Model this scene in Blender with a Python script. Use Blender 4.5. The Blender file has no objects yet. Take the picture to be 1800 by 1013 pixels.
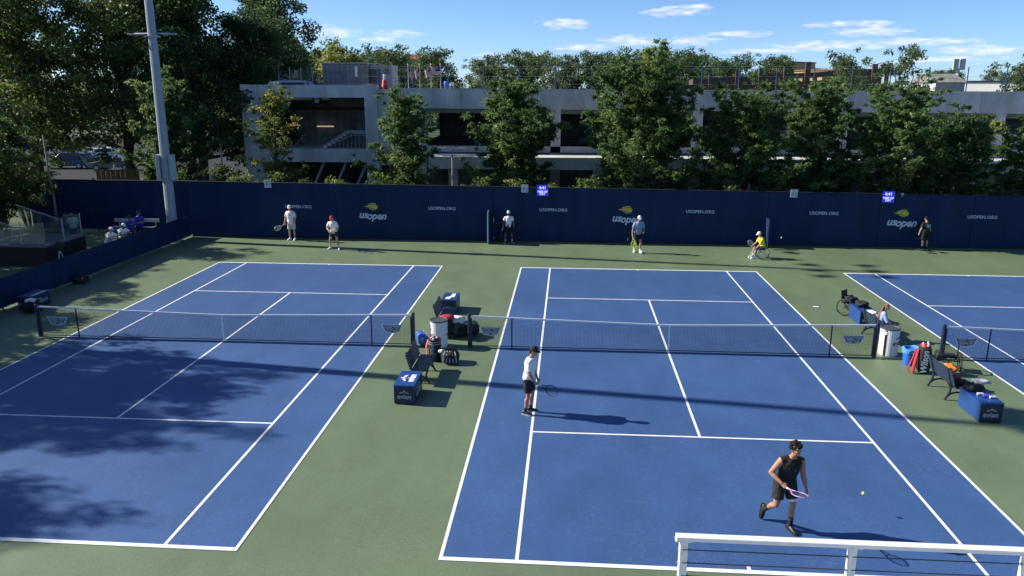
import bpy, bmesh, math, random
import numpy as np
from mathutils import Vector, Matrix, noise

rnd = random.Random(7)
PI = math.pi
SC = bpy.context.scene
COL = SC.collection
R = math.radians

# ---------------------------------------------------------------- camera
cam = bpy.data.cameras.new('camera')
cam.lens = 1370.67 / 1800 * 36
cam.sensor_width = 36
cam.clip_start = 0.1
cam.clip_end = 6000
cam_o = bpy.data.objects.new('camera', cam)
COL.objects.link(cam_o)
cam_o.matrix_world = (Matrix.Translation((-3.2914, -24.0617, 8.1477)) @ Matrix.Rotation(R(4.1312), 4, 'Z')
                      @ Matrix.Rotation(R(75.7292), 4, 'X') @ Matrix.Rotation(R(0.1069), 4, 'Z'))
SC.camera = cam_o

# ---------------------------------------------------------------- sky, sun, exposure
SUN_EL, SUN_AZ = R(32.0), R(172.3)          # azimuth counted from +x towards +y
to_sun = Vector((math.cos(SUN_EL) * math.cos(SUN_AZ), math.cos(SUN_EL) * math.sin(SUN_AZ), math.sin(SUN_EL)))
SKY_STRENGTH = 0.098
EXPOSURE = 0.74
world = bpy.data.worlds.new('World')
SC.world = world
world.use_nodes = True
wn, wl = world.node_tree.nodes, world.node_tree.links
wn.clear()


def wmath(op, a, b=None, c=None, clamp=False):
    n = wn.new('ShaderNodeMath')
    n.operation = op
    n.use_clamp = clamp
    for i, v in enumerate((a, b, c)):
        if v is None:
            continue
        if isinstance(v, (int, float)):
            n.inputs[i].default_value = v
        else:
            wl.new(v, n.inputs[i])
    return n.outputs[0]


sky = wn.new('ShaderNodeTexSky')
sky.sky_type = 'NISHITA'
sky.sun_disc = False
sky.sun_elevation = SUN_EL
sky.sun_rotation = R(90) - SUN_AZ
sky.air_density = 0.6
sky.dust_density = 0.3
sky.ozone_density = 6.0
sky.altitude = 0
tc = wn.new('ShaderNodeTexCoord')
sep = wn.new('ShaderNodeSeparateXYZ')
wl.new(tc.outputs['Generated'], sep.inputs[0])
w_az = wmath('ARCTAN2', sep.outputs[0], sep.outputs[1])
w_el = wmath('ARCSINE', sep.outputs[2])
# cumulus scattered low over the horizon: a few centres (azimuth, elevation, half widths) broken up by noise
CLOUDS = [(-0.2914, 0.0665, 0.034, 0.0062), (-0.2108, 0.0650, 0.029, 0.0042), (-0.2349, 0.0582, 0.021, 0.0033),
          (-0.0090, 0.0776, 0.029, 0.0056), (0.1249, 0.0900, 0.038, 0.0056), (0.1511, 0.0945, 0.016, 0.0035),
          (0.0726, 0.0576, 0.037, 0.0058), (0.1434, 0.0569, 0.036, 0.0050), (0.0178, 0.0506, 0.035, 0.0040),
          (0.3214, 0.0724, 0.046, 0.0036), (0.1986, 0.0639, 0.032, 0.0036), (0.3399, 0.0635, 0.040, 0.0050),
          (0.2940, 0.0490, 0.070, 0.0050), (0.3925, 0.0520, 0.059, 0.0040), (0.4476, 0.0419, 0.041, 0.0052),
          (0.4057, 0.0327, 0.064, 0.0030), (-0.0726, 0.0406, 0.042, 0.0028), (-0.50, 0.086, 0.035, 0.0071),
          (0.2193, 0.0445, 0.056, 0.0028), (-0.75, 0.09, 0.06, 0.008), (0.62, 0.07, 0.08, 0.008), (0.8, 0.1, 0.09, 0.009),
          (-1.1, 0.08, 0.1, 0.009), (1.2, 0.09, 0.1, 0.009), (1.7, 0.07, 0.12, 0.01), (2.4, 0.09, 0.12, 0.01), (-2.2, 0.08, 0.12, 0.01)]
acc = None
for (a, e, wa, we) in CLOUDS:
    dx = wmath('DIVIDE', wmath('SUBTRACT', w_az, a), wa * 1.25)
    dy = wmath('DIVIDE', wmath('SUBTRACT', w_el, e), we * 1.35)
    d = wmath('SUBTRACT', 1.0, wmath('ADD', wmath('MULTIPLY', dx, dx), wmath('MULTIPLY', dy, dy)))
    acc = d if acc is None else wmath('MAXIMUM', acc, d)
comb = wn.new('ShaderNodeCombineXYZ')
wl.new(wmath('MULTIPLY', w_az, 26.0), comb.inputs[0])
wl.new(wmath('MULTIPLY', w_el, 120.0), comb.inputs[1])
cn = wn.new('ShaderNodeTexNoise')
cn.inputs['Scale'].default_value = 1.6
cn.inputs['Detail'].default_value = 7
cn.inputs['Roughness'].default_value = 0.62
wl.new(comb.outputs[0], cn.inputs['Vector'])
cden = wmath('MULTIPLY_ADD', acc, 0.55, wmath('MULTIPLY_ADD', cn.outputs[0], 1.9, -1.05))
cden = wmath('MULTIPLY', cden, 1.8, clamp=True)
cden = wmath('MULTIPLY', cden, wmath('MULTIPLY_ADD', acc, 1.6, 0.9, clamp=True), clamp=True)
# second noise for thin shaded undersides
cn2 = wn.new('ShaderNodeTexNoise')
cn2.inputs['Scale'].default_value = 2.3
cn2.inputs['Detail'].default_value = 4
wl.new(comb.outputs[0], cn2.inputs['Vector'])
ccol = wn.new('ShaderNodeMixRGB')
ccol.inputs[1].default_value = (4.2, 4.9, 6.6, 1)
ccol.inputs[2].default_value = (7.2, 7.2, 7.2, 1)
wl.new(wmath('MULTIPLY_ADD', cn2.outputs[0], 3.0, -1.0, clamp=True), ccol.inputs[0])
# clear dry air: the blue deepens a little faster away from the horizon
gam = wn.new('ShaderNodeGamma')
gam.inputs[1].default_value = 1.03
sc1 = wn.new('ShaderNodeMixRGB')
sc1.blend_type = 'MULTIPLY'
sc1.inputs[0].default_value = 1.0
sc1.inputs[2].default_value = (0.2, 0.2, 0.2, 1)
wl.new(sky.outputs[0], sc1.inputs[1])
wl.new(sc1.outputs[0], gam.inputs[0])
tint = wn.new('ShaderNodeMixRGB')
tint.blend_type = 'MULTIPLY'
tint.inputs[0].default_value = 1.0
tint.inputs[2].default_value = (5.2, 5.2, 5.2, 1)
wl.new(gam.outputs[0], tint.inputs[1])
cmix = wn.new('ShaderNodeMixRGB')
wl.new(wmath('MULTIPLY', cden, 0.8), cmix.inputs[0])
wl.new(tint.outputs[0], cmix.inputs[1])
wl.new(ccol.outputs[0], cmix.inputs[2])
bg = wn.new('ShaderNodeBackground')
bg.inputs[1].default_value = SKY_STRENGTH
wl.new(cmix.outputs[0], bg.inputs[0])
wo = wn.new('ShaderNodeOutputWorld')
wl.new(bg.outputs[0], wo.inputs[0])

sun = bpy.data.lights.new('sun', 'SUN')
sun.energy = 5.0
sun.angle = R(0.53)
sun.color = (1.0, 0.94, 0.84)
sun_o = bpy.data.objects.new('sun', sun)
COL.objects.link(sun_o)
sun_o.rotation_euler = (-to_sun).to_track_quat('-Z', 'Y').to_euler()
sun_o.location = to_sun * 80

SC.view_settings.view_transform = 'Standard'
SC.view_settings.look = 'None'
SC.view_settings.gamma = 1
SC.view_settings.use_curve_mapping = False
SC.view_settings.exposure = EXPOSURE

# ---------------------------------------------------------------- materials
MATS = {}


def lin(c, k):
    return tuple(min(1, max(0, x * k)) for x in c[:3]) + (1,)


def mat(name, col, rough=0.6, var=0.1, scale=6.0, bump=0.0, bscale=40.0, metal=0.0, spec=0.5, detail=4, emit=0.0, space='Object', stretch=None):
    if name in MATS:
        return MATS[name]
    m = bpy.data.materials.new(name)
    m.use_nodes = True
    n, l = m.node_tree.nodes, m.node_tree.links
    b = n['Principled BSDF']
    b.inputs['Roughness'].default_value = rough
    b.inputs['Metallic'].default_value = metal
    b.inputs['Specular IOR Level'].default_value = spec
    t = n.new('ShaderNodeTexCoord')
    vec = t.outputs[space]
    if stretch:
        mp = n.new('ShaderNodeMapping')
        mp.inputs['Scale'].default_value = stretch
        l.new(vec, mp.inputs[0])
        vec = mp.outputs[0]
    tx = n.new('ShaderNodeTexNoise')
    tx.inputs['Scale'].default_value = scale
    tx.inputs['Detail'].default_value = detail
    l.new(vec, tx.inputs['Vector'])
    cr = n.new('ShaderNodeValToRGB')
    cr.color_ramp.elements[0].position = 0.3
    cr.color_ramp.elements[0].color = lin(col, 1 - var)
    cr.color_ramp.elements[1].position = 0.7
    cr.color_ramp.elements[1].color = lin(col, 1 + var)
    l.new(tx.outputs[0], cr.inputs[0])
    l.new(cr.outputs[0], b.inputs['Base Color'])
    if emit:
        l.new(cr.outputs[0], b.inputs['Emission Color'])
        b.inputs['Emission Strength'].default_value = emit
    if bump:
        t2 = n.new('ShaderNodeTexNoise')
        t2.inputs['Scale'].default_value = bscale
        t2.inputs['Detail'].default_value = 3
        l.new(vec, t2.inputs['Vector'])
        bp = n.new('ShaderNodeBump')
        bp.inputs['Strength'].default_value = bump
        bp.inputs['Distance'].default_value = 0.02
        l.new(t2.outputs[0], bp.inputs['Height'])
        l.new(bp.outputs[0], b.inputs['Normal'])
    MATS[name] = m
    return m


def court_mat(name, col, col2, rough):
    """acrylic hard court: faint roller patches, grit, pale ball scuffs, long thin shoe marks"""
    m = bpy.data.materials.new(name)
    m.use_nodes = True
    n, l = m.node_tree.nodes, m.node_tree.links
    b = n['Principled BSDF']
    b.inputs['Roughness'].default_value = rough
    b.inputs['Specular IOR Level'].default_value = 0.5
    t = n.new('ShaderNodeTexCoord')

    def nz(scale, detail, rough_=0.5, mp=None, rot=0):
        x = n.new('ShaderNodeTexNoise')
        x.inputs['Scale'].default_value = scale
        x.inputs['Detail'].default_value = detail
        x.inputs['Roughness'].default_value = rough_
        if mp:
            q = n.new('ShaderNodeMapping')
            q.inputs['Scale'].default_value = mp
            q.inputs['Rotation'].default_value = (0, 0, rot)
            l.new(t.outputs['Object'], q.inputs[0])
            l.new(q.outputs[0], x.inputs['Vector'])
        else:
            l.new(t.outputs['Object'], x.inputs['Vector'])
        return x.outputs[0]

    def ramp(v, p0, p1, c0, c1):
        r = n.new('ShaderNodeValToRGB')
        r.color_ramp.elements[0].position = p0
        r.color_ramp.elements[1].position = p1
        r.color_ramp.elements[0].color = c0
        r.color_ramp.elements[1].color = c1
        l.new(v, r.inputs[0])
        return r.outputs[0]

    def mix(a, bb, f, mode='MIX'):
        x = n.new('ShaderNodeMixRGB')
        x.blend_type = mode
        for i, v in ((0, f), (1, a), (2, bb)):
            if isinstance(v, (float, int)):
                x.inputs[i].default_value = v
            elif isinstance(v, tuple):
                x.inputs[i].default_value = v
            else:
                l.new(v, x.inputs[i])
        return x.outputs[0]
    base = ramp(nz(0.22, 6, 0.62), 0.3, 0.7, lin(col, 0.86), lin(col, 1.13))
    base = mix(base, ramp(nz(1.3, 5, 0.6, (1, 0.45, 1), 0.2), 0.35, 0.68, (0.93, 0.93, 0.93, 1), (1.08, 1.08, 1.08, 1)), 1.0, 'MULTIPLY')
    grit = ramp(nz(30, 3, 0.7), 0.3, 0.75, (0.84, 0.84, 0.84, 1), (1.18, 1.18, 1.18, 1))
    base = mix(base, grit, 1.0, 'MULTIPLY')
    patchy = ramp(nz(0.5, 4, 0.6), 0.38, 0.62, (0.15, 0.15, 0.15, 1), (1, 1, 1, 1))
    fleck = mix(ramp(nz(9.0, 4, 0.8, (1.0, 2.6, 1), 0.5), 0.56, 0.66, (0, 0, 0, 1), (0.55, 0.55, 0.55, 1)), patchy, 1.0, 'MULTIPLY')
    base = mix(base, lin(col2, 1.0), fleck)
    fleck2 = mix(ramp(nz(15.0, 3, 0.7, (2.2, 1.0, 1), -0.3), 0.60, 0.67, (0, 0, 0, 1), (0.45, 0.45, 0.45, 1)), patchy, 1.0, 'MULTIPLY')
    base = mix(base, lin(col2, 1.15), fleck2)
    streak = mix(ramp(nz(2.6, 4, 0.7, (0.35, 6.0, 1), 1.15), 0.635, 0.70, (0, 0, 0, 1), (0.42, 0.42, 0.42, 1)), patchy, 1.0, 'MULTIPLY')
    base = mix(base, lin(col2, 1.1), streak)
    dark = ramp(nz(4.0, 4, 0.7, (0.5, 4.0, 1), -0.6), 0.66, 0.72, (1, 1, 1, 1), (0.72, 0.72, 0.72, 1))
    base = mix(base, dark, 1.0, 'MULTIPLY')
    l.new(base, b.inputs['Base Color'])
    bp = n.new('ShaderNodeBump')
    bp.inputs['Strength'].default_value = 0.25
    bp.inputs['Distance'].default_value = 0.006
    l.new(nz(90, 2), bp.inputs['Height'])
    l.new(bp.outputs[0], b.inputs['Normal'])
    MATS[name] = m
    return m


def streaked(m, scale=(2.2, 2.2, 0.12), lo=0.62, amount=1.0):
    """vertical run-off stains multiplied over a finished material's colour"""
    n, l = m.node_tree.nodes, m.node_tree.links
    b = n['Principled BSDF']
    src = b.inputs['Base Color'].links[0].from_socket
    t = n.new('ShaderNodeTexCoord')
    q = n.new('ShaderNodeMapping')
    q.inputs['Scale'].default_value = scale
    x = n.new('ShaderNodeTexNoise')
    x.inputs['Scale'].default_value = 1.0
    x.inputs['Detail'].default_value = 7
    x.inputs['Roughness'].default_value = 0.65
    r = n.new('ShaderNodeValToRGB')
    r.color_ramp.elements[0].position = 0.36
    r.color_ramp.elements[0].color = (lo, lo, lo * 0.97, 1)
    r.color_ramp.elements[1].position = 0.58
    r.color_ramp.elements[1].color = (1, 1, 1, 1)
    mx = n.new('ShaderNodeMixRGB')
    mx.blend_type = 'MULTIPLY'
    mx.inputs[0].default_value = amount
    l.new(t.outputs['Object'], q.inputs[0])
    l.new(q.outputs[0], x.inputs['Vector'])
    l.new(x.outputs[0], r.inputs[0])
    l.new(src, mx.inputs[1])
    l.new(r.outputs[0], mx.inputs[2])
    l.new(mx.outputs[0], b.inputs['Base Color'])
    return m


def leaf_mat(name, dark, mid, lite, rare, rare_at=0.93):
    m = bpy.data.materials.new(name)
    m.use_nodes = True
    n, l = m.node_tree.nodes, m.node_tree.links
    b = n['Principled BSDF']
    b.inputs['Roughness'].default_value = 0.5
    b.inputs['Specular IOR Level'].default_value = 0.25
    a = n.new('ShaderNodeAttribute')
    a.attribute_name = 'tint'
    cr = n.new('ShaderNodeValToRGB')
    e = cr.color_ramp.elements
    e[0].position, e[0].color = 0.0, dark + (1,)
    e[1].position, e[1].color = 0.5, mid + (1,)
    x = e.new(rare_at - 0.06)
    x.color = lite + (1,)
    x = e.new(rare_at + 0.03)
    x.color = rare + (1,)
    l.new(a.outputs['Fac'], cr.inputs[0])
    l.new(cr.outputs[0], b.inputs['Base Color'])
    tr = n.new('ShaderNodeBsdfTranslucent')
    hs = n.new('ShaderNodeHueSaturation')
    hs.inputs['Value'].default_value = 1.5
    hs.inputs['Hue'].default_value = 0.485
    l.new(cr.outputs[0], hs.inputs['Color'])
    l.new(hs.outputs[0], tr.inputs[0])
    mx = n.new('ShaderNodeMixShader')
    mx.inputs[0].default_value = 0.50
    l.new(b.outputs[0], mx.inputs[1])
    l.new(tr.outputs[0], mx.inputs[2])
    l.new(mx.outputs[0], n['Material Output'].inputs[0])
    MATS[name] = m
    return m


M_BLUE = court_mat('court blue acrylic', (0.041, 0.095, 0.232), (0.17, 0.25, 0.41), 0.50)
M_GREEN = court_mat('court green acrylic', (0.122, 0.170, 0.092), (0.23, 0.275, 0.19), 0.52)
M_LINE = mat('line paint', (0.76, 0.77, 0.76), 0.6, 0.11, 5, 0.2, 60, detail=9)
M_WALL = mat('navy windscreen mesh', (0.0095, 0.027, 0.080), 0.75, 0.16, 0.7, 0.35, 2.5, spec=0.2, stretch=(1.6, 1.6, 0.5))
M_WALLD = mat('dark hem webbing', (0.008, 0.012, 0.025), 0.8)
M_WTXT = mat('printed pale lettering', (0.52, 0.57, 0.66), 0.7, 0.05)
M_FLAME = mat('printed yellow', (0.62, 0.46, 0.05), 0.7, 0.08)
M_FLAME2 = mat('printed pale yellow', (0.52, 0.47, 0.2), 0.7, 0.08)
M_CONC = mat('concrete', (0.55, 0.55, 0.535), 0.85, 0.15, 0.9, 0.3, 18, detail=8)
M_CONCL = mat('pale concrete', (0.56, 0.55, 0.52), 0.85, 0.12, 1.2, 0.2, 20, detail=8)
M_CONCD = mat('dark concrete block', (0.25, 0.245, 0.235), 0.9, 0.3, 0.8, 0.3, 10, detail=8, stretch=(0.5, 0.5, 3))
M_ASPH = mat('asphalt', (0.045, 0.045, 0.047), 0.95, 0.15, 3, 0.3, 80, spec=0.1)
M_GRASS = mat('rough lawn', (0.05, 0.075, 0.025), 0.95, 0.35, 0.6, 0.6, 12, detail=8)
streaked(M_CONC, (0.9, 0.9, 0.22), lo=0.74)
streaked(M_CONCL, (0.9, 0.9, 0.2), lo=0.8)
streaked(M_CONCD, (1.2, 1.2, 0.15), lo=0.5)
streaked(M_WALL, (2.2, 2.2, 0.4), lo=0.88)
M_STEEL = mat('galvanised steel', (0.40, 0.42, 0.44), 0.5, 0.08, 4, metal=0.35)
M_GREYP = mat('grey pole paint', (0.30, 0.33, 0.37), 0.55, 0.08, 3, 0.1, 30)
M_BOXP = mat('pale grey box paint', (0.42, 0.47, 0.52), 0.5, 0.05, 3)
M_WHITEP = mat('white powder coat', (0.76, 0.76, 0.75), 0.4, 0.09, 14, 0.15, 50, detail=8)
M_NAVYP = mat('navy post paint', (0.01, 0.018, 0.05), 0.5, 0.1)
M_BLACK = mat('black plastic', (0.012, 0.012, 0.014), 0.45, 0.2)
M_BLKFAB = mat('black fabric', (0.014, 0.014, 0.017), 0.8, 0.3, 14, 0.4, 60)
M_RUBBER = mat('rubber', (0.02, 0.02, 0.02), 0.8)
M_CORD = mat('net cord', (0.012, 0.014, 0.02), 0.8)
M_TAPE = mat('white net tape', (0.78, 0.79, 0.8), 0.7, 0.04, 10)
M_BOXBLUE = mat('blue box vinyl', (0.012, 0.055, 0.215), 0.4, 0.08, 4)
M_BOXNAVY = mat('navy box vinyl', (0.010, 0.020, 0.060), 0.4, 0.1, 4)
M_WHITE = mat('white print', (0.78, 0.78, 0.78), 0.6, 0.04)
M_DIMW = mat('grey print', (0.34, 0.37, 0.42), 0.6, 0.04)
M_RED = mat('red fabric', (0.42, 0.022, 0.028), 0.6, 0.12, 10)
M_REDTXT = mat('red print', (0.55, 0.04, 0.07), 0.6, 0.05)
M_ORANGE = mat('orange fabric', (0.8, 0.22, 0.015), 0.6, 0.1, 10)
M_BLUEB = mat('blue bin plastic', (0.025, 0.12, 0.46), 0.4, 0.08)
M_LBLUE = mat('pale blue liner', (0.09, 0.32, 0.72), 0.35, 0.15, 9)
M_BENCH = mat('bench slats', (0.016, 0.03, 0.06), 0.42, 0.2, 6)
M_IRON = mat('cast iron', (0.012, 0.018, 0.03), 0.5, 0.15, 8)
M_TOWEL = mat('white towel', (0.72, 0.72, 0.72), 0.95, 0.06, 18, 0.6, 50)
M_GTOWEL = mat('grey towel', (0.5, 0.5, 0.52), 0.95, 0.1, 18, 0.6, 50)
M_DKGRN = mat('dark green fabric', (0.025, 0.06, 0.045), 0.8, 0.2, 10, 0.3, 40)
M_BALL = mat('ball felt', (0.62, 0.78, 0.07), 0.9, 0.08, 30, 0.4, 200)
M_ALU = mat('aluminium bench', (0.55, 0.57, 0.6), 0.45, 0.06, 5, metal=0.3)
M_GLASSW = mat('dark glass', (0.015, 0.018, 0.022), 0.12, 0.1, 3, spec=0.8)
M_BARK = mat('bark', (0.075, 0.055, 0.04), 0.9, 0.3, 9, 0.8, 25, detail=8, stretch=(1, 1, 0.25))
M_PALEB = mat('pale twig bark', (0.25, 0.22, 0.19), 0.9, 0.2, 9)
M_WOOD = mat('brown fence wood', (0.22, 0.12, 0.06), 0.8, 0.2, 5, 0.3, 20, stretch=(6, 6, 0.6))


def glass_mat():
    m = bpy.data.materials.new('clear panel')
    m.use_nodes = True
    n, l = m.node_tree.nodes, m.node_tree.links
    n.remove(n['Principled BSDF'])
    tr = n.new('ShaderNodeBsdfTransparent')
    tr.inputs[0].default_value = (0.82, 0.87, 0.88, 1)
    g = n.new('ShaderNodeBsdfGlossy')
    g.inputs['Roughness'].default_value = 0.06
    df = n.new('ShaderNodeBsdfDiffuse')
    df.inputs[0].default_value = (0.3, 0.34, 0.36, 1)
    m1 = n.new('ShaderNodeMixShader')
    m1.inputs[0].default_value = 0.05
    l.new(tr.outputs[0], m1.inputs[1])
    l.new(df.outputs[0], m1.inputs[2])
    m2 = n.new('ShaderNodeMixShader')
    m2.inputs[0].default_value = 0.06
    l.new(m1.outputs[0], m2.inputs[1])
    l.new(g.outputs[0], m2.inputs[2])
    l.new(m2.outputs[0], n['Material Output'].inputs[0])
    return m


M_CLEAR = glass_mat()

# ---------------------------------------------------------------- mesh helpers


def tag(o, label=None, cat=None, group=None, kind=None):
    if label:
        o['label'] = label
    if cat:
        o['category'] = cat
    if group:
        o['group'] = group
    if kind:
        o['kind'] = kind
    return o


def thing(name, loc=(0, 0, 0), rz=0.0, label=None, cat=None, group=None):
    o = bpy.data.objects.new(name, None)
    o.empty_display_size = 0.2
    COL.objects.link(o)
    o.location = loc
    o.rotation_euler = (0, 0, rz)
    return tag(o, label, cat, group)


def link(name, me, parent=None, loc=None, mw=None):
    o = bpy.data.objects.new(name, me)
    COL.objects.link(o)
    if parent is not None:
        o.parent = parent
    if mw is not None:
        o.matrix_local = mw
    if loc is not None:
        o.location = loc
    return o


def copy_tree(o, parent=None):
    c = o.copy()
    COL.objects.link(c)
    c.parent = parent
    for ch in list(o.children):
        copy_tree(ch, c)
    return c


def frame_of(t, side=None):
    t = t.normalized()
    if side is None or abs(t.dot(side.normalized())) > 0.98:
        side = Vector((0, 0, 1)).cross(t) if abs(t.z) < 0.95 else Vector((1, 0, 0))
    s = (side - t * side.dot(t)).normalized()
    return s, t.cross(s).normalized()


class MB:
    def __init__(self):
        self.v, self.f, self.mi = [], [], []

    def add(self, vs, fs, mi=0):
        o = len(self.v)
        self.v += [tuple(x) for x in vs]
        self.f += [tuple(i + o for i in f) for f in fs]
        self.mi += [mi] * len(fs)
        return self

    def box(self, c, s, M=None, rz=0.0, mi=0, taper=1.0):
        hx, hy, hz = s[0] / 2, s[1] / 2, s[2] / 2
        P = []
        for z in (-1, 1):
            k = taper if z > 0 else 1
            for (x, y) in ((-1, -1), (1, -1), (1, 1), (-1, 1)):
                p = Vector((x * hx * k, y * hy * k, z * hz))
                if M is not None:
                    p = M.to_3x3() @ p
                elif rz:
                    p = Matrix.Rotation(rz, 3, 'Z') @ p
                P.append(p + Vector(c))
        return self.add(P, [(3, 2, 1, 0), (4, 5, 6, 7), (0, 1, 5, 4), (1, 2, 6, 5), (2, 3, 7, 6), (3, 0, 4, 7)], mi)

    def tube(self, pts, rad, n=8, mi=0, side=None, rounded=False, cap=True):
        pts = [Vector(p) for p in pts]
        if isinstance(rad, (int, float)):
            rad = [rad] * len(pts)
        rad = [(r, r) if isinstance(r, (int, float)) else r for r in rad]
        if rounded:
            t0 = (pts[1] - pts[0]).normalized()
            t1 = (pts[-1] - pts[-2]).normalized()
            a, b = rad[0], rad[-1]
            ra, rb = min(a), min(b)
            pre = [(pts[0] - t0 * ra * math.sin(q), (a[0] * math.cos(q), a[1] * math.cos(q))) for q in (1.35, 0.9, 0.45)]
            post = [(pts[-1] + t1 * rb * math.sin(q), (b[0] * math.cos(q), b[1] * math.cos(q))) for q in (0.45, 0.9, 1.35)]
            pts = [p for p, _ in pre] + pts + [p for p, _ in post]
            rad = [r for _, r in pre] + rad + [r for _, r in post]
        vs, fs = [], []
        ps = side
        for i, p in enumerate(pts):
            if i == 0:
                t = pts[1] - p
            elif i == len(pts) - 1:
                t = p - pts[i - 1]
            else:
                t = (pts[i + 1] - p).normalized() + (p - pts[i - 1]).normalized()
            if t.length < 1e-9:
                t = Vector((0, 0, 1))
            s, u = frame_of(t, ps)
            if side is None:
                ps = s
            for k in range(n):
                a = 2 * PI * k / n
                vs.append(p + s * math.cos(a) * rad[i][0] + u * math.sin(a) * rad[i][1])
        for i in range(len(pts) - 1):
            for k in range(n):
                k2 = (k + 1) % n
                fs.append((i * n + k, i * n + k2, (i + 1) * n + k2, (i + 1) * n + k))
        if cap:
            fs.append(tuple(range(n - 1, -1, -1)))
            fs.append(tuple((len(pts) - 1) * n + k for k in range(n)))
        return self.add(vs, fs, mi)

    def ring(self, pts, r, n=6, mi=0):
        """closed tube through pts"""
        pts = [Vector(p) for p in pts]
        N = len(pts)
        cen = sum(pts, Vector()) / N
        nrm = (pts[0] - cen).cross(pts[N // 4] - cen).normalized()
        vs, fs = [], []
        for i, p in enumerate(pts):
            t = (pts[(i + 1) % N] - pts[i - 1]).normalized()
            s = nrm.cross(t).normalized()
            for k in range(n):
                a = 2 * PI * k / n
                vs.append(p + s * math.cos(a) * r + nrm * math.sin(a) * r)
        for i in range(N):
            j = (i + 1) % N
            for k in range(n):
                k2 = (k + 1) % n
                fs.append((i * n + k, i * n + k2, j * n + k2, j * n + k))
        return self.add(vs, fs, mi)

    def circle(self, c, rad, nrm, r, N=28, n=6, mi=0, squash=1.0, updir=None):
        nrm = Vector(nrm).normalized()
        s, u = frame_of(nrm, Vector(updir) if updir else None)
        return self.ring([Vector(c) + s * math.cos(2 * PI * i / N) * rad + u * math.sin(2 * PI * i / N) * rad * squash for i in range(N)], r, n, mi)

    def lathe(self, prof, c=(0, 0, 0), n=20, mi=0):
        c = Vector(c)
        vs, fs = [], []
        for (r, z) in prof:
            for k in range(n):
                a = 2 * PI * k / n
                vs.append(c + Vector((math.cos(a) * r, math.sin(a) * r, z)))
        for i in range(len(prof) - 1):
            for k in range(n):
                k2 = (k + 1) % n
                fs.append((i * n + k, i * n + k2, (i + 1) * n + k2, (i + 1) * n + k))
        fs.append(tuple(range(n - 1, -1, -1)))
        fs.append(tuple((len(prof) - 1) * n + k for k in range(n)))
        return self.add(vs, fs, mi)

    def ell(self, c, rx, ry, rz, M=None, n=14, m=9, e=1.0, mi=0, jit=0.0, seed=0):
        """(super)ellipsoid; e<1 boxier"""
        c = Vector(c)
        vs, fs = [], []

        def sp(x, p):
            return math.copysign(abs(x) ** p, x)
        for i in range(m + 1):
            v = -PI / 2 + PI * i / m
            v = max(-PI / 2 + 0.02, min(PI / 2 - 0.02, v))
            for k in range(n):
                u = 2 * PI * k / n
                p = Vector((rx * sp(math.cos(v), e) * sp(math.cos(u), e), ry * sp(math.cos(v), e) * sp(math.sin(u), e), rz * sp(math.sin(v), e)))
                if jit:
                    q = noise.noise(Vector((p.x * 9 + seed, p.y * 9, p.z * 9))) + 0.5 * noise.noise(Vector((p.x * 21 + seed, p.y * 21, p.z * 21)))
                    p *= 1 + jit * q
                if M is not None:
                    p = M.to_3x3() @ p
                vs.append(c + p)
        for i in range(m):
            for k in range(n):
                k2 = (k + 1) % n
                fs.append((i * n + k, i * n + k2, (i + 1) * n + k2, (i + 1) * n + k))
        fs.append(tuple(range(n - 1, -1, -1)))
        fs.append(tuple(m * n + k for k in range(n)))
        return self.add(vs, fs, mi)

    def prism(self, poly, d0, d1, fn, mi=0):
        """2-D polygon swept from depth d0 to d1; fn(a, b, d) -> point"""
        n = len(poly)
        vs = [fn(a, b, d0) for a, b in poly] + [fn(a, b, d1) for a, b in poly]
        fs = [tuple(range(n)), tuple(range(2 * n - 1, n - 1, -1))]
        for i in range(n):
            j = (i + 1) % n
            fs.append((i, i + n, j + n, j))
        return self.add(vs, fs, mi)

    def mesh(self, name, mats, smooth=False, fix=True):
        me = bpy.data.meshes.new(name)
        me.from_pydata(self.v, [], self.f)
        for m in (mats if isinstance(mats, (list, tuple)) else [mats]):
            me.materials.append(m)
        if any(self.mi):
            me.polygons.foreach_set('material_index', self.mi)
        if fix:
            bm = bmesh.new()
            bm.from_mesh(me)
            bmesh.ops.recalc_face_normals(bm, faces=bm.faces)
            bm.to_mesh(me)
            bm.free()
        if smooth:
            me.polygons.foreach_set('use_smooth', [True] * len(me.polygons))
        me.update()
        return me

    def build(self, name, mats, parent=None, smooth=False, bevel=0.0, loc=None, mw=None):
        o = link(name, self.mesh(name, mats, smooth), parent, loc, mw)
        if bevel:
            b = o.modifiers.new('bevel', 'BEVEL')
            b.width = bevel
            b.segments = 2
            b.limit_method = 'ANGLE'
        return o


def eval_mesh(o):
    dg = bpy.context.evaluated_depsgraph_get()
    dg.update()
    return bpy.data.meshes.new_from_object(o.evaluated_get(dg))


def remesh(mb, voxel, mats, smooth=3, factor=0.5, name='m'):
    me = mb.mesh(name, mats)
    o = link('tmp', me)
    r = o.modifiers.new('r', 'REMESH')
    r.mode = 'VOXEL'
    r.voxel_size = voxel
    if smooth:
        s = o.modifiers.new('s', 'SMOOTH')
        s.iterations = smooth
        s.factor = factor
    out = eval_mesh(o)
    bpy.data.objects.remove(o)
    bpy.data.meshes.remove(me)
    out.name = name
    out.materials.clear()
    out.materials.append(mats if not isinstance(mats, (list, tuple)) else mats[0])
    out.polygons.foreach_set('use_smooth', [True] * len(out.polygons))
    return out


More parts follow.
